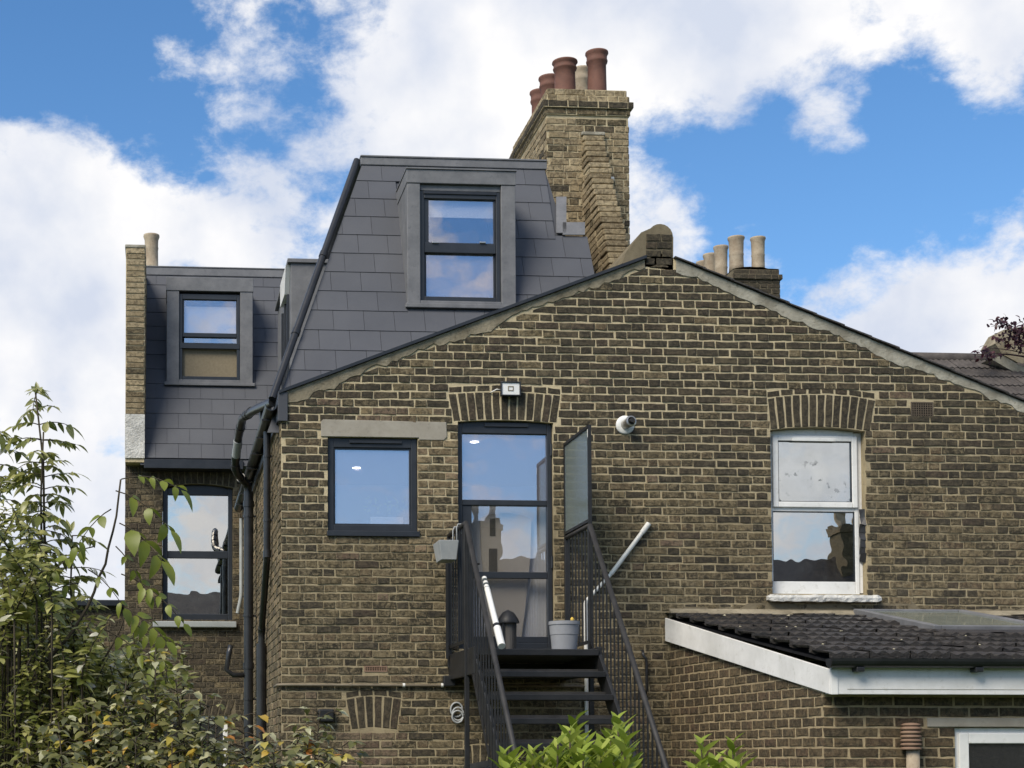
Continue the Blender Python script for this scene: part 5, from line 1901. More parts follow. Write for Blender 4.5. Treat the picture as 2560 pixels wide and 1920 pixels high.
# rooflight
mb = MB()
fr = 0.07
for (a, b, c, d) in ((skx0, skx0 + fr, skv0, skv1), (skx1 - fr, skx1, skv0, skv1), (skx0 + fr, skx1 - fr, skv0, skv0 + 0.05), (skx0 + fr, skx1 - fr, skv1 - 0.05, skv1)):
    mb.prism([FR.p(a, c, 0.0), FR.p(b, c, 0.0), FR.p(b, d, 0.0), FR.p(a, d, 0.0)], FR.n * 0.09)
rl = mb.build('rooflight', M['lead'], ext, bevel=0.006)
mb = MB(); mb.prism([FR.p(skx0 + fr, skv0 + 0.05, 0.07), FR.p(skx1 - fr, skv0 + 0.05, 0.07), FR.p(skx1 - fr, skv1 - 0.05, 0.07), FR.p(skx0 + fr, skv1 - 0.05, 0.07)], FR.n * 0.006)
mb.build('pane', M['glass_roof'], rl)
mb = MB(); mb.prism([FR.p(skx0 - 0.03, skv0 - 0.22, 0.045), FR.p(skx1 + 0.03, skv0 - 0.22, 0.045), FR.p(skx1 + 0.03, skv0, 0.05), FR.p(skx0 - 0.03, skv0, 0.05)], FR.n * 0.008)
mb.build('apron', M['roof_tile'], rl)
# mortar fillet where the lean-to meets the wing
mb = MB(); mb.prism([(XB_f + 0.04, -0.001, zw - 0.02), (XB_f + 0.04, -0.10, zw - 0.01), (XB_f + 0.04, -0.07, zw + 0.045), (XB_f + 0.04, -0.001, zw + 0.08)], (XR - XB_f, 0, 0))
mb.build('abutment_fillet', M['cement'], ext)

# terracotta louvred cowl and pipe on the extension front
q0, q1 = P(1948, 1620, YE - 0.08), P(1990, 1568, YE - 0.08)
cw = thing('vent_cowl', 'brown louvred vent cowl on a buff pipe beside the extension window', 'vent', ((q0.x + q1.x) / 2, YE - 0.08, 1.0))
xm = (q0.x + q1.x) / 2
rr = (q1.x - q0.x) / 2
for k in range(6):
    zz = q0.z + (q1.z - q0.z) * k / 6
    hh = (q1.z - q0.z) / 6
    mb = MB(); mb.lathe((xm, YE - 0.02 - rr * 0.7, zz), [(rr * 0.78, 0), (rr * 1.0, hh * 0.1), (rr * 0.98, hh * 0.5), (rr * 0.8, hh * 0.85), (rr * 0.76, hh)], 20)
    mb.build('louvre', M['air_brick'], cw, smooth=True)
mb = MB(); mb.lathe((xm, YE - 0.02 - rr * 0.7, q1.z), [(rr * 0.9, 0), (rr * 0.95, 0.008), (rr * 0.6, 0.02), (0.001, 0.024)], 20)
mb.build('cap', M['air_brick'], cw, smooth=True)
mb = MB(); mb.tube([(xm + 0.012, YE - 0.02 - rr * 0.7, 0.6), (xm + 0.012, YE - 0.02 - rr * 0.7, q0.z)], rr * 0.62, 14)
mb.build('pipe', M['pot_buff'], cw, smooth=True)

# ================================================================== STEEL STAIR
XSL = P(1122 / K, 1690 / K, 0).x
yBk = PX(1165 / K, 1307 / K, XSL)
XSR = P(1475 / K, 1313 / K, yBk.y).x
yNose = -1.22
zPl = P(1240, 1402, yNose).z
st = thing('steel_stair', 'black steel garden stair with barred handrails climbing to the door', 'staircase', ((XSL + XSR) / 2, -2.0, 0))
mb = MB(); mb.box(XSL + 0.03, XSR - 0.03, yNose, -0.03, zPl - 0.055, zPl)
mb.build('landing', M['black_steel'], st, bevel=0.005)
mb = MB(); mb.box(XSL - 0.005, XSL + 0.0295, yNose + 0.02, -0.012, zPl - 0.21, zPl + 0.02)
mb.build('landing_channel', M['black_steel'], st, bevel=0.004)
mb = MB(); mb.box(XSR - 0.0295, XSR + 0.005, yNose + 0.02, -0.012, zPl - 0.21, zPl + 0.02)
mb.build('landing_channel', M['black_steel'], st, bevel=0.004)
mb = MB(); mb.box(XSL + 0.03, XSR - 0.03, -0.09, -0.012, zPl - 0.2, zPl - 0.06)
mb.build('wall_angle', M['black_steel'], st)
mb = MB(); mb.box(XSL - 0.06, XSL + 0.05, -0.08, -0.008, zPl - 0.27, zPl - 0.17)
mb.build('wall_bracket', M['black_steel'], st, bevel=0.008)
rise, going = 0.2, 0.215
nt_ = 12
for k in range(1, nt_ + 1):
    zz, yy = zPl - rise * k, yNose - going * k
    mb = MB(); mb.box(XSL + 0.032, XSR - 0.032, yy, yy + 0.235, zz - 0.048, zz)
    mb.build('tread', M['black_steel'], st, bevel=0.004)
    mb = MB(); mb.box(XSL + 0.032, XSR - 0.032, yy + 0.236, yy + 0.244, zz - 0.03, zz + 0.03)
    mb.build('tread_upstand', M['rail_steel'], st)
for x_ in (XSL, XSR):
    s_ = 1 if x_ == XSL else -1
    xa_, xb_ = sorted((x_, x_ + 0.03 * s_))
    mb = MB()
    y1, z1 = yNose - going * (nt_ + 0.4), zPl - rise * (nt_ + 0.4)
    mb.prism([(xa_, yNose + 0.10, zPl - 0.22), (xa_, yNose + 0.10, zPl + 0.03), (xa_, y1, max(0.02, z1 + 0.05)), (xa_, y1, max(0.0, z1 - 0.22))], (0.03, 0, 0))
    mb.build('stringer', M['black_steel'], st, bevel=0.004)
for x_, pa, pb in ((XSL, (1165, 1307), (1296, 1920)), (XSR, (1475, 1313), (1666, 1920))):
    a = PX(pa[0] / K, pa[1] / K, x_)
    b = PX(pb[0] / K, pb[1] / K, x_)
    t = (b - a)
    dirn = t / abs(t.y)
    end = a + dirn * (abs(yNose - going * nt_) - abs(a.y) + 0.1)
    zrail = a.z
    mb = MB()
    mb.tube([a + Vector((0, 0, 0.0)), end], 0.022, 10)
    mb.build('handrail', M['rail_steel'], st, smooth=True)
    mb = MB(); mb.tube([(x_, -0.05, zrail), a], 0.02, 10)
    mb.build('landing_rail', M['rail_steel'], st, smooth=True)
    mb = MB(); mb.bar((x_, -0.05, zPl + 0.09), (x_, a.y, zPl + 0.09), 0.012, 0.03)
    mb.build('bottom_rail', M['black_steel'], st)
    # lower rail following the flight
    zlow = lambda y: zPl + 0.05 - (abs(y) - abs(a.y)) * abs(dirn.z) if abs(y) > abs(a.y) else zPl + 0.05
    mb = MB(); mb.bar((x_, a.y, zPl + 0.075), (x_, end.y, zlow(end.y)), 0.012, 0.03)
    mb.build('bottom_rail', M['black_steel'], st)
    mb = MB(); mb.box(x_ - 0.02, x_ + 0.02, a.y - 0.02, a.y + 0.02, 0.0, zrail)
    mb.build('post', M['black_steel'], st, bevel=0.004)
    mb = MB(); mb.box(x_ - 0.018, x_ + 0.018, -0.06, -0.024, zPl - 0.1, zrail + (0.0))
    mb.build('post', M['black_steel'], st, bevel=0.004)
    y = -0.15
    while y > end.y:
        if abs(y) <= abs(a.y) - 0.04:
            z0_, z1_ = zPl + 0.08, zrail
        elif abs(y) >= abs(a.y) + 0.04:
            z0_, z1_ = zlow(y), a.z + dirn.z * (abs(y) - abs(a.y))
        else:
            y -= 0.11
            continue
        mb = MB(); mb.box(x_ - 0.006, x_ + 0.006, y - 0.006, y + 0.006, z0_, z1_)
        mb.build('baluster', M['black_steel'], st)
        y -= 0.11
    if x_ == XSL:
        # spare bars tied to the outside of the landing rail
        mb = MB(); mb.box(x_ - 0.045, x_ - 0.025, -0.12, -0.10, zPl - 0.02, zrail - 0.05)
        mb.build('post', M['black_steel'], st)
    RAILZ, RAILY, RDIR = zrail, a.y, dirn
    if x_ == XSL:
        LA, LD = a.copy(), dirn.copy()

# ---- frosted glass privacy screen on the right landing rail
sc_ = thing('glass_screen', 'frosted glass privacy screen in thin black frame right of the door', 'screen', (XSR, -0.5, RAILZ))
zt = P(1473 / K, 1062 / K, RAILY).z
mb = MB()
y0, y1 = RAILY, -0.02
mb.box(XSR - 0.015, XSR + 0.015, y0 - 0.012, y0 + 0.012, RAILZ - 0.02, zt)
mb.box(XSR - 0.015, XSR + 0.015, y1 - 0.02, y1, RAILZ - 0.02, zt)
mb.box(XSR - 0.015, XSR + 0.015, y0 + 0.012, y1 - 0.02, zt - 0.025, zt)
mb.box(XSR - 0.015, XSR + 0.015, y0 + 0.012, y1 - 0.02, RAILZ + 0.03, RAILZ + 0.055)
mb.build('frame', M['black_steel'], sc_)
mb = MB(); mb.box(XSR - 0.004, XSR + 0.004, y0 + 0.0125, y1 - 0.0205, RAILZ + 0.0555, zt - 0.0255)
mb.build('pane', M['glass_frost'], sc_)
mb = MB(); mb.box(XSR - 0.017, XSR - 0.0151, y0 - 0.008, y0 + 0.006, zt - 0.11, zt - 0.04)
mb.build('white_clip', M['pvc_white'], sc_)

# ---- things on and about the stair
def pot_tapered(name, c, r0, r1, h, mat, lab, cat, extra=None):
    t = thing(name, lab, cat, c)
    mb = MB(); mb.lathe(c, [(r0, 0.0), (r0 + (r1 - r0) * 0.52, h * 0.52), (r0 + (r1 - r0) * 0.52 + 0.004, h * 0.53), (r1, h - 0.03), (r1 + 0.006, h - 0.03), (r1 + 0.006, h), (r1 - 0.01, h), (r1 - 0.012, h - 0.03), (0.001, h - 0.03)], 28)
    mb.build('pot', mat, t, smooth=False, autosmooth=True)
    mb = MB(); mb.lathe((c[0], c[1], c[2] + h - 0.032), [(0.001, 0.004), (r1 - 0.012, 0.006), (r1 - 0.012, 0.0), (0.001, 0.0)], 20)
    mb.build('soil', M['soil'], t)
    return t


yp = yNose + 0.16
q = P(1219, 1400, yp)
ht = P(1219, 1343, yp).z - zPl
rp = (P(1250, 1350, yp).x - P(1187, 1350, yp).x) / 2
pt = pot_tapered('plant_pot', (q.x, yp, zPl + 0.001), rp * 0.84, rp, ht, M['planter'], 'round blue-grey plant pot with a yellow bud at the top of the stair', 'plant pot')
mb = MB()
c = Vector((q.x + 0.07, yp, zPl + ht))
mb.tube([c - Vector((0, 0, 0.05)), c + Vector((0.0, 0, 0.01))], 0.006, 8)
mb.lathe(c, [(0.008, 0.0), (0.016, 0.012), (0.014, 0.03), (0.004, 0.04)], 10)
mb.build('flower_bud', M['yellow'], pt, smooth=True)

# hanging box planter hooked outside the left rail
hc = P(964, 1192, -0.55)
hb = thing('rail_planter', 'pale grey box planter hooked over the left landing rail', 'planter', (hc.x, -0.55, hc.z - 0.12))
w, dp, h = 0.10, 0.30, 0.17
mb = MB()
b0 = [(-0.075, -0.13, 0), (0.06, -0.13, 0), (0.06, 0.13, 0), (-0.075, 0.13, 0)]
t0_ = [(-0.10, -0.16, h), (0.075, -0.16, h), (0.075, 0.16, h), (-0.10, 0.16, h)]
ti = [(-0.09, -0.15, h), (0.065, -0.15, h), (0.065, 0.15, h), (-0.09, 0.15, h)]
tb = [(-0.09, -0.15, h - 0.04), (0.065, -0.15, h - 0.04), (0.065, 0.15, h - 0.04), (-0.09, 0.15, h - 0.04)]
allv = b0 + t0_ + ti + tb
base = Vector((XSL - 0.11, hc.y, hc.z - h / 2))
fs = [(3, 2, 1, 0)]
for a in (0, 4, 8):
    for i in range(4):
        j = (i + 1) % 4
        fs.append((a + i, a + j, a + 4 + j, a + 4 + i))
fs.append((12, 13, 14, 15))
mb.add([base + Vector(p) for p in allv], fs)
mb.build('box', M['zinc'], hb, bevel=0.006)
for yy in (-0.09, 0.09):
    p0 = base + Vector((0.07, yy, h - 0.03))
    mb = MB(); mb.tube([p0, Vector((p0.x, p0.y, RAILZ + 0.0)), Vector((p0.x + 0.012, p0.y, RAILZ + 0.03)), Vector((XSL + 0.02, p0.y, RAILZ + 0.032)), Vector((XSL + 0.032, p0.y, RAILZ - 0.03))], 0.006, 8)
    mb.build('hook', M['zinc'], hb, smooth=True)

# white plastic tube tied along the left handrail
ta, tb_ = PX(1052, 1272, XSL + 0.07), PX(1084, 1396, XSL + 0.07)
mb = MB(); mb.tube([ta, ta.lerp(tb_, 0.64)], 0.025, 14)
tube = mb.build('white_tube', M['pvc_white'], None, smooth=False, autosmooth=True)
tag(tube, 'white plastic tube tied along the left handrail of the stair', 'tube')
OFF[tube.name] = Vector((0, 0, 0))
mb = MB(); mb.tube([ta.lerp(tb_, 0.64), ta.lerp(tb_, 0.69)], 0.029, 14); mb.build('collar', M['black_plastic'], tube)
mb = MB(); mb.tube([ta.lerp(tb_, 0.69), tb_], 0.031, 14); mb.build('socket', M['pvc_white'], tube, autosmooth=True)
for t in (-0.05, -0.12, -0.2):
    mb = MB(); mb.tube([ta.lerp(tb_, t), ta.lerp(tb_, t + 0.035)], 0.022, 10); mb.build('tie', M['pvc_white'], tube)

# black lantern standing by the door
yl = -0.35
q = P(1098, 1390, yl)
lz = zPl + 0.002
ln = thing('lantern', 'black domed lantern standing on the landing in front of the door', 'lantern', (q.x, yl, lz))
hl = P(1098, 1317, yl).z - lz
mb = MB(); mb.lathe((q.x, yl, lz), [(0.085, 0), (0.085, 0.02), (0.07, 0.035), (0.03, 0.05)], 20); mb.build('base', M['black_steel'], ln)
mb = MB(); mb.lathe((q.x, yl, lz + hl * 0.70), [(0.10, 0.0), (0.10, 0.015), (0.085, hl * 0.12), (0.05, hl * 0.24), (0.001, hl * 0.30)], 20); mb.build('dome', M['black_steel'], ln, autosmooth=True)
for k in range(4):
    an = math.pi / 4 + k * math.pi / 2
    mb = MB(); mb.tube([(q.x + 0.075 * math.cos(an), yl + 0.075 * math.sin(an), lz + 0.02), (q.x + 0.08 * math.cos(an), yl + 0.08 * math.sin(an), lz + hl * 0.71)], 0.008, 6)
    mb.build('bar', M['black_steel'], ln)
mb = MB(); mb.lathe((q.x, yl, lz + 0.05), [(0.055, 0.0), (0.062, hl * 0.6)], 16); mb.build('glass_chimney', M['slot'], ln)

# ---- floodlight
q = P(1103, 840, -0.07)
fl = thing('floodlight', 'small black-framed floodlight above the door arch', 'floodlight', (q.x, -0.04, q.z))
w, h = (P(1125, 840, -0.07).x - P(1082, 840, -0.07).x) / 2, (P(1103, 825, -0.07).z - P(1103, 856, -0.07).z) / 2
mb = MB(); frame_ring(mb, q.x - w, q.x + w, q.z - h, q.z + h, 0.012, -0.085, -0.045); mb.box(q.x - w + 0.004, q.x + w - 0.004, -0.0445, -0.02, q.z - h + 0.004, q.z + h - 0.004)
mb.build('housing', M['black_plastic'], fl, bevel=0.004)
mb = MB(); mb.box(q.x - w + 0.012, q.x + w - 0.012, -0.075, -0.07, q.z - h + 0.012, q.z + h - 0.012)
mb.build('lens', M['upvc'], fl)
mb = MB(); frame_ring(mb, q.x - 0.026, q.x + 0.026, q.z - 0.02, q.z + 0.024, 0.007, -0.079, -0.0752)
mb.build('chip', M['pvc_beige'], fl)
mb = MB(); mb.box(q.x - 0.02, q.x + 0.02, -0.02, -0.004, q.z - 0.03, q.z + 0.03); mb.build('bracket', M['black_plastic'], fl)
mb = MB()
c0 = P(1060, 848, -0.015)
mb.tube([(q.x - w + 0.005, -0.04, q.z - 0.005), (q.x - w - 0.03, -0.045, q.z - 0.0), (q.x - w - 0.07, -0.03, q.z - 0.02), (c0.x, -0.008, c0.z)], 0.006, 8)
mb.build('cable', M['pvc_white'], fl, smooth=True)

# ---- boiler flue
q = P(1352, 918, 0)
bf = thing('boiler_flue', 'round white boiler flue plate with short steel spout on the brick wall', 'flue', (q.x, 0, q.z))
r_ = P(1372, 918, 0).x - q.x
mb = MB(); mb.lathe((q.x - 0.01, -0.004, q.z - 0.002), [(r_ * 1.0, 0.0), (r_ * 1.0, 0.008), (r_ * 0.9, 0.016), (r_ * 0.62, 0.02), (r_ * 0.6, 0.02)], 30, (0, -1, 0))
mb.build('wall_plate', M['upvc'], bf, smooth=True)
mb = MB(); mb.lathe((q.x - 0.01, -0.02, q.z - 0.002), [(r_ * 0.52, 0), (r_ * 0.5, 0.10), (r_ * 0.58, 0.105), (r_ * 0.58, 0.12), (r_ * 0.42, 0.125), (r_ * 0.40, 0.02), (0.001, 0.02)], 24, (0.18, -1, 0.10))
mb.build('spout', M['chrome'], bf, smooth=False, autosmooth=True)
mb = MB(); mb.lathe((q.x + 0.008, -0.13, q.z + 0.01), [(r_ * 0.25, 0), (r_ * 0.22, 0.03), (0.001, 0.03)], 16, (0.18, -1, 0.1))
mb.build('inner_duct', M['rail_steel'], bf)

# ---- white overflow pipe, slanting to the stair then straight down
a_, b_, c_ = P(1400, 1133, -0.035), P(1320, 1240, -0.035), P(1266, 1298, -0.035)
mb = MB(); mb.tube([a_, b_], 0.021, 12)
wp = mb.build('overflow_pipe', M['pvc_white'], None, autosmooth=True)
tag(wp, 'white plastic pipe slanting down the wall and dropping behind the right stair rail', 'pipe')
OFF[wp.name] = Vector((0, 0, 0))
mb = MB(); mb.tube([a_.lerp(b_, -0.02), a_.lerp(b_, 0.17)], 0.025, 12); mb.build('socket', M['pvc_white'], wp)
mb = MB(); mb.tube([b_, c_], 0.017, 10); mb.build('lower_run', M['pvc_white'], wp, autosmooth=True)
d_ = Vector((c_.x + 0.0, -0.035, 0.3))
mb = MB(); mb.tube([c_, c_ + Vector((-0.005, 0, -0.03)), d_], 0.019, 10); mb.build('drop_pipe', M['pvc_white'], wp, autosmooth=True)
mb = MB(); mb.tube([Vector((XSR + 0.62, -0.035, P(1390, 1575, 0).z + 0.35)), Vector((XSR + 0.62, -0.035, 0.3))], 0.012, 8)
# ---- coil of grey cable on a nail
q = P(987, 1540, -0.03)
mb = MB()
for k, (dx, dz, rx, rz) in enumerate(((0.0, 0.03, 0.055, 0.065), (0.01, -0.01, 0.052, 0.06), (0.004, -0.035, 0.05, 0.055))):
    pts = [(q.x + dx + rx * math.cos(2 * math.pi * i / 22), -0.02 - 0.012 * k, q.z + dz + rz * math.sin(2 * math.pi * i / 22)) for i in range(23)]
    mb.tube(pts, 0.0085, 8)
o = mb.build('cable_coil', M['pvc_beige'], None, smooth=True)
o.data.materials[0] = M['zinc']
tag(o, 'looped coil of pale grey cable hung on the lower brick wall', 'cable')
# ---- dark box on the lower left wall
q = P(703, 1545, -0.05)
mb = MB(); mb.box(q.x - 0.07, q.x + 0.075, -0.08, -0.006, q.z - 0.06, q.z + 0.055)
o = mb.build('wall_box', M['black_steel'], None, bevel=0.012)
tag(o, 'small black box fixed to the wall below the beige pipe', 'box')
# ---- black pipe stub right of the stair
q0, q1 = P(1388, 1405, -0.03), P(1396, 1490, -0.03)
mb = MB(); mb.tube([q0, (q0.x, -0.05, q0.z - 0.05), (q0.x + 0.03, -0.05, q0.z - 0.08), (q0.x + 0.03, -0.05, q1.z), (q0.x + 0.02, -0.03, q1.z - 0.05)], 0.014, 8)
o = mb.build('conduit', M['black_plastic'], None, smooth=True)
tag(o, 'thin black conduit on the wall between stair and extension', 'conduit')
# ---- dark slab leaning low left of the stair
q = P(1030, 1648, -0.5)
mb = MB(); mb.prism([P(1002, 1652, -0.35), P(1066, 1640, -0.35), P(1066, 1700, -0.35), P(1002, 1700, -0.35)], (0, -0.35, -0.04))
o = mb.build('bin_lid', M['sill_grey'], None, bevel=0.008)
o.data.materials[0] = M['anthracite']
tag(o, 'dark grey sloping lid of a box standing left of the stair foot', 'box')
mb = MB()

# ================================================================== GUTTERS AND DOWNPIPES
# eaves gutter of the wing
ez = ZL - 0.02
ea = thing('eaves_gutter', 'black eaves gutter running back along the left side of the brick wing', 'gutter', (XL - 0.09, 3, ez - 0.1))
prof = [(0.056 * math.cos(a), 0.06 * math.sin(a)) for a in [math.pi + math.pi * i / 10 for i in range(11)]]
inner = [(0.050 * math.cos(a), 0.052 * math.sin(a)) for a in [2 * math.pi - math.pi * i / 10 for i in range(11)]]
mb = MB(); mb.prism([(XL - 0.085 + a, 0.05, ez - 0.07 + b) for a, b in prof + inner], (0, 6.2, 0))
mb.build('channel', M['black_plastic'], ea)
mb = MB(); mb.box(XL - 0.03, XL - 0.006, 0.02, 6.3, ez - 0.22, ez - 0.0)
mb.build('fascia_board', M['black_plastic'], ea)
mb = MB(); mb.box(XL - 0.028, XL + 0.06, -0.03, 0.019, ez - 0.24, ez + 0.03)
mb.build('fascia_end', M['slate_dark'], ea, bevel=0.004)
for k in range(7):
    yy = 0.4 + 0.85 * k
    mb = MB(); mb.box(XL - 0.15, XL - 0.031, yy, yy + 0.03, ez - 0.15, ez - 0.132); mb.build('bracket', M['black_plastic'], ea)


def pipe_run(name, pts, r, lab, collars=(), clips=(), mat='black_plastic', wall_x=None, clip_mat=None):
    mb = MB()
    # round the corners
    out = [Vector(pts[0])]
    for i in range(1, len(pts) - 1):
        p, a, b = Vector(pts[i]), Vector(pts[i - 1]), Vector(pts[i + 1])
        da, db = (a - p), (b - p)
        k = min(0.07, da.length * 0.45, db.length * 0.45)
        pa, pb = p + da.normalized() * k, p + db.normalized() * k
        for t in (0, 0.25, 0.5, 0.75, 1):
            out.append((pa * (1 - t) + p * t) * (1 - t) + (p * (1 - t) + pb * t) * t)
    out.append(Vector(pts[-1]))
    mb.tube(out, r, 14)
    o = mb.build(name, M[mat], None, smooth=False, autosmooth=True)
    OFF[o.name] = Vector((0, 0, 0))
    tag(o, lab, 'pipe', 'black rainwater and soil pipes' if mat == 'black_plastic' else None) if mat == 'black_plastic' else tag(o, lab, 'pipe')
    for (i, t) in collars:
        a, b = Vector(pts[i]), Vector(pts[i + 1])
        d = (b - a).normalized()
        c = a.lerp(b, t)
        mb = MB(); mb.tube([c - d * 0.035, c + d * 0.035], r * 1.16, 14); mb.build('collar', M[mat], o, autosmooth=True)
    for (i, t) in clips:
        a, b = Vector(pts[i]), Vector(pts[i + 1])
        c = a.lerp(b, t)
        mb = MB(); mb.tube([c - Vector((0, 0, 0.012)), c + Vector((0, 0, 0.012))], r * 1.14, 14)
        mb.box(c.x, XL - 0.001 if wall_x is None else wall_x, c.y - 0.012, c.y + 0.012, c.z - 0.01, c.z + 0.01)
        mb.build('clip', M[mat], o)
    return o


# pipe lying down the left hip of the mansard
hT, hB = FM.p(uTLc, vT, 0.0), FM.p((pl_l[2] - pl_l[1] * 0.02) / pl_l[0], 0.02, 0.0)
pT = P(771, 347, hT.y - 0.02)
pB = P(588, 862, hB.y - 0.12)
pipe_run('hip_downpipe', [pT, pB], 0.036, 'long black downpipe slanting down the left edge of the slated mansard', [(0, 0.42), (0, 0.74)])
# bracket bits at its head
# swan-neck from the hip pipe back to the soil pipe
XS = 1.0
sp = PX(537, 1062, XS)
s0 = P(590, 868, 0.35)
sbr = pipe_run('soil_branch', [s0, P(549, 886, 1.3), P(524, 903, 2.3), P(515, 945, 2.9), P(508, 1000, 3.2), P(511, 1022, 3.3), P(534, 1046, sp.y), Vector((XS, sp.y, sp.z - 0.05))], 0.045,
         'jointed black branch pipe bending round the eaves of the brick wing', [(1, 0.5), (2, 0.5), (3, 0.3), (3, 0.75), (4, 0.4), (5, 0.5)])
mb = MB(); mb.tube([P(514, 952, 2.93), P(510, 985, 3.1)], 0.049, 14); mb.build('sleeve', M['zinc'], sbr, autosmooth=True)
mb = MB(); mb.tube([P(543, 889, 1.55), P(531, 898, 2.0)], 0.049, 14); mb.build('sleeve', M['rail_steel'], sbr, autosmooth=True)
pipe_run('soil_pipe', [Vector((XS, sp.y, sp.z)), Vector((XS, sp.y, 0.0))], 0.055, 'thick black soil pipe standing in the corner beside the dark sash window', [(0, 0.03), (0, 0.42), (0, 0.62)], [(0, 0.06), (0, 0.3), (0, 0.5), (0, 0.8)])
mb = MB()
q = P(528, 1458, sp.y - 0.03)
mb.tube([(XS, sp.y, q.z), (XS - 0.17, sp.y, q.z + 0.0), (XS - 0.25, sp.y, q.z + 0.06), (XS - 0.22, sp.y, q.z + 0.25), (XS - 0.20, sp.y, q.z + 0.34)], 0.03, 10)
o = mb.build('trap_branch', M['black_plastic'], None, smooth=True)
tag(o, 'short curved black branch joining the soil pipe low down', 'pipe')
# rainwater pipe by the corner
RX = XL - 0.06
r1 = PX(577, 905, RX)
r2 = PX(583, 1195, RX)
r3 = PX(565, 1365, RX)
pipe_run('rain_downpipe', [Vector((RX, r1.y, r1.z + 0.06)), Vector((RX, r1.y, r2.z)), Vector((RX, r3.y, r3.z)), Vector((RX, r3.y, 0.0))], 0.034, 'slim black downpipe with a long offset on the side of the brick wing',
         [(0, 0.08), (0, 0.97), (1, 0.97)], [(0, 0.30), (0, 0.74), (2, 0.55)])
mb = MB()
hq = Vector((RX - 0.01, r1.y, r1.z))
mb.add([hq + Vector(p) for p in ((-0.07, -0.06, 0.1), (0.05, -0.06, 0.1), (0.05, 0.08, 0.1), (-0.07, 0.08, 0.1), (-0.06, -0.05, 0.0), (0.045, -0.05, 0.0), (0.045, 0.07, 0.0), (-0.06, 0.07, 0.0), (-0.03, -0.03, -0.07), (0.03, -0.03, -0.07), (0.03, 0.04, -0.07), (-0.03, 0.04, -0.07))],
       [(0, 1, 2, 3), (0, 4, 5, 1), (1, 5, 6, 2), (2, 6, 7, 3), (3, 7, 4, 0), (4, 8, 9, 5), (5, 9, 10, 6), (6, 10, 11, 7), (7, 11, 8, 4), (11, 10, 9, 8)])
o = mb.build('rain_hopper', M['black_plastic'], None, bevel=0.006)
tag(o, 'small black rainwater hopper under the foot of the slanting pipe', 'hopper')
# big cover pipe at its foot
mb = MB(); mb.tube([(RX - 0.0, r3.y + 0.02, r3.z - 0.12), (RX, r3.y + 0.02, 0)], 0.052, 14)
o = mb.build('drain_pipe', M['black_plastic'], None, autosmooth=True)
tag(o, 'wider black drain pipe under the offset of the slim downpipe', 'pipe', 'black rainwater and soil pipes')
# white pipe in the inner corner
wq = PX(521, 1120, 1.02)
pipe_run('corner_pipe', [P(521, 1120, 6.2), P(521, 1288, 6.2), P(513, 1325, 6.2)], 0.024, 'pale grey pipe in the inner corner right of the dark sash window', mat='sill_grey')

# ================================================================== PLANTS
def leaf_mesh(L, W, mat, fold=0.25, droop=0.2, tip=1.0, seg=4, name='leaf', serr=0.0, seed=0):
    """pointed leaf folded along its midrib; grows along +Y from the stalk, face up +Z"""
    rng = random.Random(seed)
    mb = MB()
    rows = []
    for i in range(seg + 1):
        t = i / seg
        w = W * 0.5 * (math.sin(math.pi * min(1.0, t ** 0.75)) ** 0.8 if 0 < t < 1 else 0.02)
        w *= 1 + serr * (1 if i % 2 else -1)
        y = L * t
        z = -droop * L * t * t
        rows.append([(-w, y, z + fold * w + rng.uniform(-0.02, 0.02) * W), (0, y, z), (w, y, z + fold * w + rng.uniform(-0.02, 0.02) * W)])
    vs = [p for r in rows for p in r]
    fs = []
    for i in range(seg):
        for k in (0, 1):
            fs.append((i * 3 + k, i * 3 + k + 1, (i + 1) * 3 + k + 1, (i + 1) * 3 + k))
    mb.add(vs, fs)
    return mb.mesh(name, mat, True), vs, fs


def orient(pos, fwd, up, roll=0.0, s=1.0):
    f = Vector(fwd).normalized()
    u = Vector(up)
    r = f.cross(u)
    if r.length < 1e-3:
        r = f.cross(Vector((1, 0, 0)))
    r.normalize()
    u = r.cross(f)
    m = Matrix((r, f, u)).transposed().to_4x4() @ Matrix.Rotation(roll, 4, 'Y') @ Matrix.Scale(s, 4)
    m.translation = pos
    return m


def rv(rng, a=1.0):
    return Vector((rng.uniform(-a, a), rng.uniform(-a, a), rng.uniform(-a, a)))


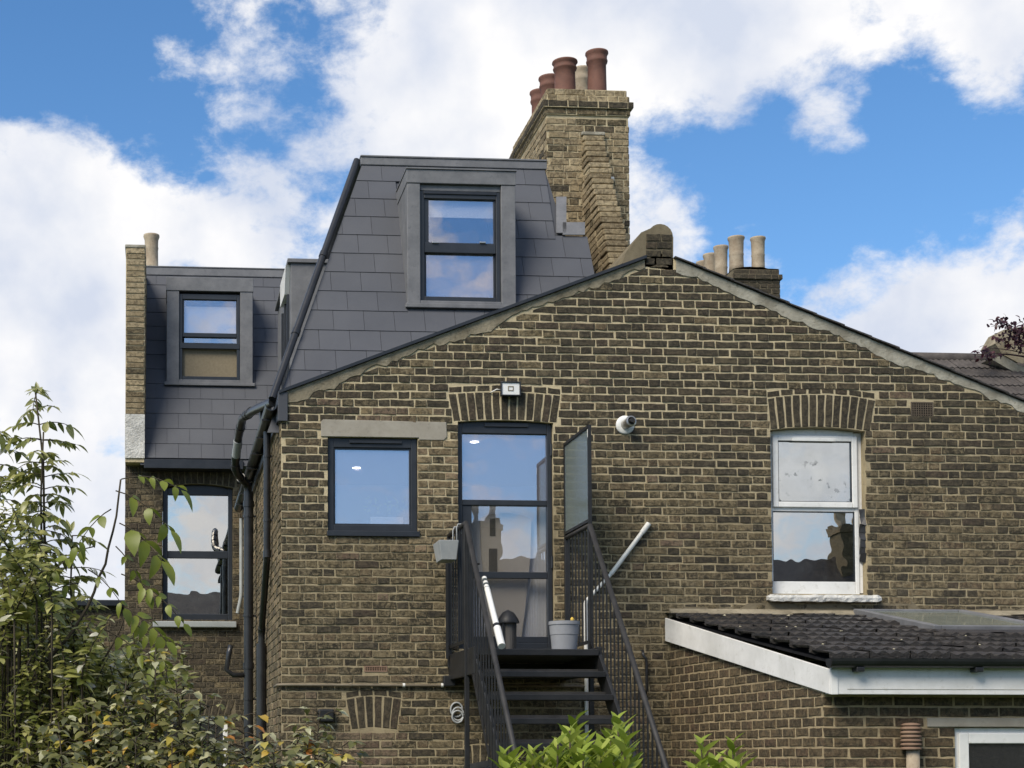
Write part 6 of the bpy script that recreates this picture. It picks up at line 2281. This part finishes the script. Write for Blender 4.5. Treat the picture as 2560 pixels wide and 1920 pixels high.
class Plant:
    def __init__(s, name, label, cat, base, seed, mat, leaf=(0.07, 0.04), n_var=6, fold=0.25, droop=0.2, serr=0.0, group=None, seg=4):
        s.t = thing(name, label, cat, base, group)
        s.rng = random.Random(seed)
        s.mat = mat
        s.vars = [leaf_mesh(leaf[0] * s.rng.uniform(0.85, 1.15), leaf[1] * s.rng.uniform(0.8, 1.15), mat, fold * s.rng.uniform(0.3, 1.6), droop * s.rng.uniform(0.2, 1.8), serr=serr, seed=seed + i, seg=seg) for i in range(n_var)]
        s.leaves = []
        s.stems = MB()

    def stem(s, pts, r0, r1, seg=6):
        n = len(pts)
        s.stems.tube(pts, [r0 + (r1 - r0) * i / (n - 1) for i in range(n)], seg)

    def leaf(s, pos, fwd, up=(0, 0, 1), roll=0.0, sc=1.0):
        s.leaves.append((Vector(pos), orient(pos, fwd, up, roll, sc), s.rng.randrange(len(s.vars)), sc))

    def pinnate(s, pos, fwd, n=4, L=0.2, up=(0, 0, 1), sc=1.0, droop=0.3):
        """compound leaf: paired leaflets on a stalk with one at the end"""
        f = Vector(fwd).normalized()
        side = f.cross(Vector(up))
        if side.length < 1e-3:
            side = Vector((1, 0, 0))
        side.normalize()
        pts = []
        for i in range(6):
            t = i / 5
            pts.append(Vector(pos) + f * L * t + Vector((0, 0, -droop * L * t * t)))
        s.stem(pts, 0.0022, 0.0012, 4)
        for i in range(n):
            t = 0.3 + 0.6 * i / max(1, n - 1)
            p = Vector(pos) + f * L * t + Vector((0, 0, -droop * L * t * t))
            ff = (f + Vector((0, 0, -2 * droop * t))).normalized()
            for sg in (-1, 1):
                if s.rng.random() < 0.08:
                    continue
                s.leaf(p, ff * 0.55 + side * sg + Vector((0, 0, -0.25)) + rv(s.rng, 0.22), Vector(up) + rv(s.rng, 0.4), s.rng.uniform(-0.5, 0.5), sc * s.rng.uniform(0.75, 1.1))
        s.leaf(pts[-1], (f + Vector((0, 0, -2 * droop))), Vector(up) + rv(s.rng, 0.3), 0, sc * 1.15)

    def finish(s, bark, part='leaf', limit=300, stem_name='stem'):
        if s.stems.v:
            s.stems.build(stem_name, bark, s.t, smooth=True)
        order = sorted(range(len(s.leaves)), key=lambda i: (s.leaves[i][0] - CAM).length / s.leaves[i][3])
        inview = []
        for i in order:
            p = s.leaves[i][0]
            d = p - CAM
            zc = d.dot(FWD)
            uu = (d.dot(RIGHT) / zc * FPX + PPX) / K
            vv = (PPY - d.dot(UP) / zc * FPX) / K
            if -30 < uu < 2240 and 0 < vv < 1690:
                inview.append(i)
        single = set(inview[:limit])
        mb = MB()
        for i, (p, m, k, sc) in enumerate(s.leaves):
            me, vs, fs = s.vars[k]
            if i in single:
                link_mesh(part, me, s.t, m)
            else:
                mb.cur = s.rng.random() * 0.998 + 0.001
                mb.add([m @ Vector(v) for v in vs], fs)
        if mb.v:
            mb.build('foliage', s.mat, s.t, smooth=True, kind='stuff')


def curve(a, b, bow, n=8, rng=None, wob=0.0):
    a, b, bow = Vector(a), Vector(b), Vector(bow)
    out = []
    for i in range(n + 1):
        t = i / n
        p = a.lerp(b, t) + bow * (4 * t * (1 - t))
        if rng and wob:
            p += rv(rng, wob) * min(1, t * 3)
        out.append(p)
    return out


def along(pts, t):
    f = t * (len(pts) - 1)
    i = min(int(f), len(pts) - 2)
    return pts[i].lerp(pts[i + 1], f - i), (pts[i + 1] - pts[i]).normalized()


# ---- tall slender ash-like sapling at the left
YP = -8.6
pl = Plant('ash_sapling', 'tall slender sapling with paired leaflets rising against the sky at left', 'tree', P(110, 1659, YP) * 1.0, 3, M['leaf_elder'], (0.064, 0.027), droop=0.25)
pl.t.location.z = 0
OFF[pl.t.name] = Vector(pl.t.location)
rng = pl.rng
base = Vector((P(95, 1659, YP).x, YP, 0.0))
for (bx_, by_, tx, ty, r0) in ((95, 1659, 82, 850, 0.014), (120, 1659, 98, 935, 0.012), (60, 1659, 40, 1120, 0.011), (150, 1659, 152, 1150, 0.010), (20, 1659, -10, 900, 0.011)):
    tip = P(tx, ty, YP + rng.uniform(-0.15, 0.15))
    bs = Vector((P(bx_, by_, YP).x, YP + rng.uniform(-0.1, 0.1), 0.0))
    pts = curve(bs, tip, rv(rng, 0.05), 12, rng, 0.012)
    pl.stem(pts, r0, 0.003)
    L = (tip - bs).length
    z0_ = P(0, 1500, YP).z
    k = 0
    t = 0.5
    while t < 1.0:
        p, d = along(pts, t)
        if p.z > z0_:
            an = k * 2.4 + rng.uniform(-0.4, 0.4)
            for j in (0, math.pi):
                f = Vector((math.cos(an + j), math.sin(an + j) * 0.8, rng.uniform(0.1, 0.45)))
                if rng.random() < 0.88:
                    pl.pinnate(p, f, 3 + rng.randrange(3), rng.uniform(0.10, 0.19) * (1.15 - 0.45 * t), sc=rng.uniform(0.75, 1.2) * (1.15 - 0.35 * t), droop=rng.uniform(0.15, 0.6))
        t += rng.uniform(0.011, 0.019)
        k += 1
    pl.leaf(tip, (rng.uniform(-.3, .3), 0, 1), (0, -1, 0.3), 0, 0.8)
    pl.leaf(tip, (rng.uniform(-.6, .6), 0.2, 0.8), (0, -1, 0.3), 0, 0.7)
pl.finish(M['bark'])

# ---- arching shoots in front of the main house (elder) with large leaflets
YP2 = -9.2
pl = Plant('elder_shoots', 'arching elder shoots with broad pale green leaflets in front of the set-back house', 'shrub', Vector((P(230, 1659, YP2).x, YP2, 0)), 8, M['leaf_fresh'], (0.062, 0.030), droop=0.35, seg=5)
rng = pl.rng
bs = P(60, 1480, YP2)
m1 = curve(P(75, 1450, YP2), P(262, 1035, YP2), Vector((0.05, 0, -0.06)), 14, rng, 0.004)
pl.stem(m1, 0.0065, 0.003, 8)
m2 = curve(P(60, 1560, YP2), P(272, 1330, YP2), Vector((0.04, 0, -0.03)), 10, rng, 0.004)
pl.stem(m2, 0.0055, 0.0025, 8)
pl.stem([Vector((P(75, 1450, YP2).x - 0.05, YP2, 0.0)), P(72, 1560, YP2), P(75, 1450, YP2)], 0.010, 0.0065, 8)
pl.stem([Vector((P(60, 1560, YP2).x - 0.03, YP2, 0.0)), P(60, 1560, YP2)], 0.009, 0.0055, 8)
for (a, fx, fy, n, L, sc) in (((262, 1035), 95, -30, 4, 0.22, 1.0), ((250, 1060), 110, 25, 3, 0.20, 1.1), ((258, 1130), 105, 40, 3, 0.16, 1.5), ((262, 1240), 105, 30, 5, 0.23, 0.8), ((268, 1320), 60, 10, 4, 0.17, 1.05), ((240, 1100), -60, 30, 3, 0.15, 0.9), ((205, 1180), -70, 10, 3, 0.17, 0.9), ((190, 1230), 80, 40, 3, 0.15, 0.9), ((170, 1260), -80, 0, 3, 0.15, 0.9), ((272, 1330), 90, 60, 4, 0.18, 0.9), ((150, 1420), 60, 60, 4, 0.16, 0.9), ((225, 1360), 90, 30, 4, 0.2, 0.9), ((250, 1180), 90, 80, 3, 0.15, 0.8)):
    p = P(a[0], a[1], YP2)
    q = P(a[0] + fx, a[1] + fy, YP2 - 0.06)
    pl.pinnate(p, (q - p), n, L, (0, -0.55, 0.85), sc, 0.45)
pl.finish(M['bark'])

# ---- dense shrub mass, lower left: upright leafy sprays
YP3 = -9.0
pl = Plant('dense_shrub', 'dense olive green shrub filling the lower left corner', 'shrub', Vector((P(120, 1659, YP3).x, YP3, 0)), 5, M['leaf_elder'], (0.050, 0.025), droop=0.3, serr=0.08, n_var=8)
rng = pl.rng
CL = [(30, 1290, 80, 90, 12), (60, 1400, 140, 90, 16), (170, 1450, 140, 90, 16), (60, 1520, 150, 100, 16), (210, 1540, 150, 100, 18), (130, 1640, 200, 110, 24), (290, 1480, 90, 80, 12), (310, 1590, 130, 90, 16), (340, 1400, 50, 60, 6), (-30, 1400, 80, 120, 10), (250, 1390, 60, 50, 6), (380, 1640, 90, 70, 10), (110, 1320, 60, 60, 7), (20, 1180, 60, 60, 8), (60, 1230, 80, 60, 10), (-10, 1100, 40, 60, 5), (150, 1380, 70, 60, 8), (120, 1500, 120, 90, 14), (30, 1600, 100, 80, 10), (230, 1620, 120, 80, 12), (40, 1450, 90, 90, 12), (100, 1580, 110, 80, 12), (180, 1500, 90, 70, 9), (260, 1450, 70, 60, 7), (0, 1340, 50, 70, 6)]
for (cx_, cy_, rx_, ry_, n) in CL:
    for i in range(n):
        a, r = rng.uniform(0, 2 * math.pi), math.sqrt(rng.random())
        yy = YP3 + rng.uniform(-0.4, 0.45)
        tip = P(cx_ + rx_ * r * math.cos(a), cy_ + ry_ * r * math.sin(a) - 20, yy)
        L = rng.uniform(0.16, 0.34)
        lean = Vector((rng.uniform(-0.6, 0.6), rng.uniform(-0.5, 0.2), -1.0)).normalized()
        b_ = tip + lean * L
        pts = curve(b_, tip, rv(rng, 0.03), 8)
        pl.stem([Vector((b_.x, yy + 0.1, max(0.0, b_.z - 1.2)))] + pts, 0.0038, 0.0014, 5)
        big_ = rng.uniform(0.65, 1.25)
        t, k = 0.02, 0
        while t <= 1.0:
            p, d = along(pts, t)
            an = k * 2.4 + rng.uniform(-.5, .5)
            f = Vector((math.cos(an), math.sin(an) - 0.2, rng.uniform(-0.35, 0.55)))
            pl.leaf(p, f, (rng.uniform(-.5, .5), rng.uniform(-0.5, 0.1), 1), rng.uniform(-0.6, 0.6), big_ * rng.uniform(0.6, 1.15) * (1.15 - 0.5 * t))
            if rng.random() < 0.6:
                pl.leaf(p, -f + Vector((0, 0, 0.3)), (rng.uniform(-.5, .5), rng.uniform(-0.5, 0.1), 1), rng.uniform(-0.6, 0.6), big_ * rng.uniform(0.6, 1.15) * (1.15 - 0.5 * t))
            t += rng.uniform(0.008, 0.015) / L
            k += 1
pl.finish(M['bark'])
# shaded inner branches of the shrub: dark mass of older leaves behind
pl = Plant('hedge', 'shadowed old hedge growth behind the lower left shrub', 'hedge', Vector((P(120, 1659, -8.2).x, -8.2, 0)), 15, M['leaf_elder'], (0.08, 0.05), droop=0.3)
rng = pl.rng
for i in range(1300):
    p = P(rng.uniform(-60, 330), 1400 + 300 * rng.random() ** 0.8, -8.3 + rng.uniform(-0.2, 0.35))
    pl.leaf(p, (rng.uniform(-1, 1), rng.uniform(-1, 0.3), rng.uniform(-0.8, 0.2)), (rng.uniform(-.5, .5), -0.5, 1), rng.uniform(-.6, .6), rng.uniform(0.6, 1.1))
for j in range(10):
    b_ = P(rng.uniform(-20, 320), 1659, -8.2)
    pl.stem(curve(Vector((b_.x, -8.2, 0)), P(rng.uniform(-20, 320), rng.uniform(1400, 1550), -8.2), rv(rng, 0.05), 6), 0.01, 0.004)
pl.finish(M['bark'], limit=60)

# ---- bramble canes with yellowing leaves, bottom left of centre
YP4 = -9.6
pl = Plant('bramble', 'bramble canes with yellow autumn leaves and painted pale highlights at the bottom left of centre', 'shrub', Vector((P(520, 1659, YP4).x, YP4, 0)), 9, M['leaf_bramble'], (0.037, 0.025), droop=0.4, serr=0.12, seg=5, n_var=9)
rng = pl.rng
canes = [(640, 1700, 690, 1535), (600, 1700, 560, 1580), (560, 1700, 520, 1545), (470, 1700, 470, 1560), (440, 1700, 430, 1500), (410, 1700, 380, 1450), (350, 1700, 340, 1400), (700, 1700, 740, 1610), (660, 1700, 640, 1590), (520, 1700, 560, 1660), (380, 1700, 310, 1500), (300, 1700, 270, 1470), (250, 1700, 200, 1520), (450, 1700, 500, 1610), (160, 1700, 130, 1560), (90, 1700, 60, 1600), (345, 1700, 390, 1520), (600, 1700, 620, 1640), (250, 1700, 290, 1590), (680, 1700, 665, 1560), (480, 1700, 455, 1530), (500, 1700, 545, 1620), (330, 1700, 375, 1590), (420, 1700, 400, 1570), (580, 1700, 590, 1610), (390, 1700, 440, 1600), (280, 1700, 240, 1540), (470, 1700, 490, 1640), (540, 1700, 520, 1640), (640, 1700, 700, 1640), (720, 1700, 690, 1620), (200, 1700, 170, 1600), (350, 1700, 350, 1640), (430, 1700, 430, 1640)]
for (x0_, y0_, x1_, y1_) in canes:
    yy = YP4 + rng.uniform(-0.25, 0.2)
    tip = P(x1_, y1_, yy)
    b_ = P(x0_, y0_, yy)
    pts = curve(Vector((b_.x, yy, 0.0)), tip, Vector((rng.uniform(-.04, .04), rng.uniform(-.05, .05), 0.0)), 12, rng, 0.006)
    pl.stem(pts, 0.006, 0.002, 6)
    zmin = P(x0_, 1690, yy).z
    t = 0.4
    k = 0
    while t <= 1.0:
        p, d = along(pts, t)
        if p.z > zmin:
            an = k * 2.4 + rng.uniform(-.5, .5)
            f = Vector((math.cos(an), math.sin(an) - 0.35, rng.uniform(-0.05, 0.5)))
            q = p + f.normalized() * rng.uniform(0.03, 0.07)
            pl.stem([p, (p + q) / 2 + Vector((0, 0, 0.008)), q], 0.002, 0.0012, 4)
            sd_ = f.cross(Vector((0, 0, 1))).normalized()
            for g_ in ((f + Vector((0, 0, -0.4))), (f * 0.3 + sd_), (f * 0.3 - sd_)):
                pl.leaf(q, g_ + rv(rng, 0.25), (rng.uniform(-.3, .3), rng.uniform(-.6, 0), 1), rng.uniform(-.4, .4), rng.uniform(0.65, 1.15))
        t += rng.uniform(0.005, 0.009)
        k += 1
pl.finish(M['bark'])

# ---- potted plant on the sill inside the square window
ps = Plant('sill_plant', 'faint potted plant standing inside the square dark window', 'plant', P(835, 1118, 0.16), 41, M['leaf_fresh'], (0.045, 0.020))
rng = ps.rng
for k in range(9):
    x_ = 790 + 11 * k
    b_ = P(x_, 1118, 0.16)
    tip = P(x_ + rng.uniform(-8, 8), rng.uniform(1076, 1100), 0.15)
    ps.stem([b_, tip], 0.003, 0.0015, 5)
    for j in range(6):
        p = b_.lerp(tip, 0.3 + 0.14 * j)
        ps.leaf(p, (rng.uniform(-1, 1), -0.4, rng.uniform(0, 0.8)), (0, -1, 0.5), 0, rng.uniform(0.7, 1.1))
mb = MB(); q = [P(800, 1136, 0.16), P(870, 1118, 0.16)]
mb.box(q[0].x, q[1].x, 0.13, 0.20, q[0].z, q[1].z)
mb.build('trough', M['upvc'], ps.t, bevel=0.005)
ps.finish(M['bark'], limit=60)

# ---- bright lime-green bush in front of the stair, and its smaller neighbour
def lime(name, lab, cx_, tips, seed, Y, sc=1.0):
    pl = Plant(name, lab, 'bush', Vector((P(cx_, 1659, Y).x, Y, 0)), seed, M['leaf_lime'], (0.082, 0.040), fold=0.35, droop=0.15, seg=5)
    rng = pl.rng
    for (x1_, y1_) in tips:
        yy = Y + rng.uniform(-0.18, 0.18)
        tip = P(x1_, y1_, yy)
        b_ = P(cx_ + (x1_ - cx_) * 0.6, 1659, yy)
        pts = curve(Vector((b_.x, yy, 0.4)), tip - Vector((0, 0, 0.012)), rv(rng, 0.02), 10)
        pl.stem(pts, 0.006, 0.003, 6)
        t = 1.0
        k = 0
        while t > 0.62:
            p, d = along(pts, t)
            an = k * 1.9 + rng.uniform(-.3, .3)
            up_ = 1.35 - 2.2 * (1 - t) * 2
            f = Vector((math.cos(an), math.sin(an), max(0.25, up_)))
            pl.leaf(p, f, Vector((-math.cos(an), -math.sin(an), 0.8)), rng.uniform(-.3, .3), sc * rng.uniform(0.7, 1.15) * (0.75 if k < 3 else 1.0))
            t -= 0.0095
            k += 1
    pl.finish(M['bark'])


lime('lime_bush', 'lime green leafy bush in front of the stair foot', 1240, [(1090, 1620), (1120, 1640), (1150, 1620), (1180, 1640), (1205, 1600), (1243, 1552), (1250, 1600), (1280, 1610), (1310, 1600), (1335, 1548), (1350, 1575), (1360, 1620), (1270, 1650), (1300, 1640), (1220, 1640), (1330, 1630), (1160, 1655), (1365, 1645), (1098, 1650), (1230, 1570), (1255, 1635), (1290, 1625), (1320, 1580), (1345, 1600), (1195, 1625), (1172, 1625), (1135, 1655), (1240, 1655), (1315, 1655), (1345, 1655), (1265, 1600), (1215, 1615), (1190, 1655), (1290, 1655), (1110, 1640), (1205, 1640), (1260, 1620), (1300, 1610), (1325, 1640), (1350, 1635), (1150, 1645), (1230, 1630), (1275, 1640)], 21, -9.4)
lime('lime_sprig', 'small lime green sprigs rising before the extension wall', 1540, [(1515, 1598), (1583, 1598), (1545, 1640), (1590, 1648), (1500, 1655), (1565, 1655)], 22, -9.3)

# ---- purple-leaved climber on the far right parapet
YP5 = 5.6
pl = Plant('purple_tree', 'purple-leaved tree branches over the parapet at the right edge', 'tree', Vector((P(2250, 900, YP5).x, YP5, 0)), 31, M['leaf_purple'], (0.075, 0.055), droop=0.3)
rng = pl.rng
root = P(2300, 800, YP5)
pl.stem([Vector((root.x, YP5, 0)), root], 0.06, 0.04, 8)
for (x1_, y1_, n, sp_) in ((2160, 700, 40, 16), (2190, 712, 60, 18), (2210, 725, 60, 20), (2165, 730, 26, 14), (2185, 745, 34, 16), (2215, 745, 40, 20), (2125, 765, 22, 12), (2145, 768, 24, 12), (2108, 765, 8, 8), (2230, 715, 50, 25), (2157, 690, 8, 8), (2125, 752, 4, 8), (2215, 700, 20, 18)):
    tip = P(x1_, y1_, YP5)
    pl.stem(curve(root, tip, Vector((0, 0, 0.08)), 6), 0.012, 0.003, 5)
    for i in range(n):
        p = P(x1_ + rng.gauss(0, sp_ * 0.55), y1_ + rng.gauss(0, sp_ * 0.45), YP5 + rng.uniform(-0.2, 0.2))
        pl.leaf(p, rv(rng) + Vector((0, 0, -0.2)), (rng.uniform(-.5, .5), -0.6, 0.8), 0, rng.uniform(0.6, 1.1))
pl.finish(M['bark_purple'], limit=120)
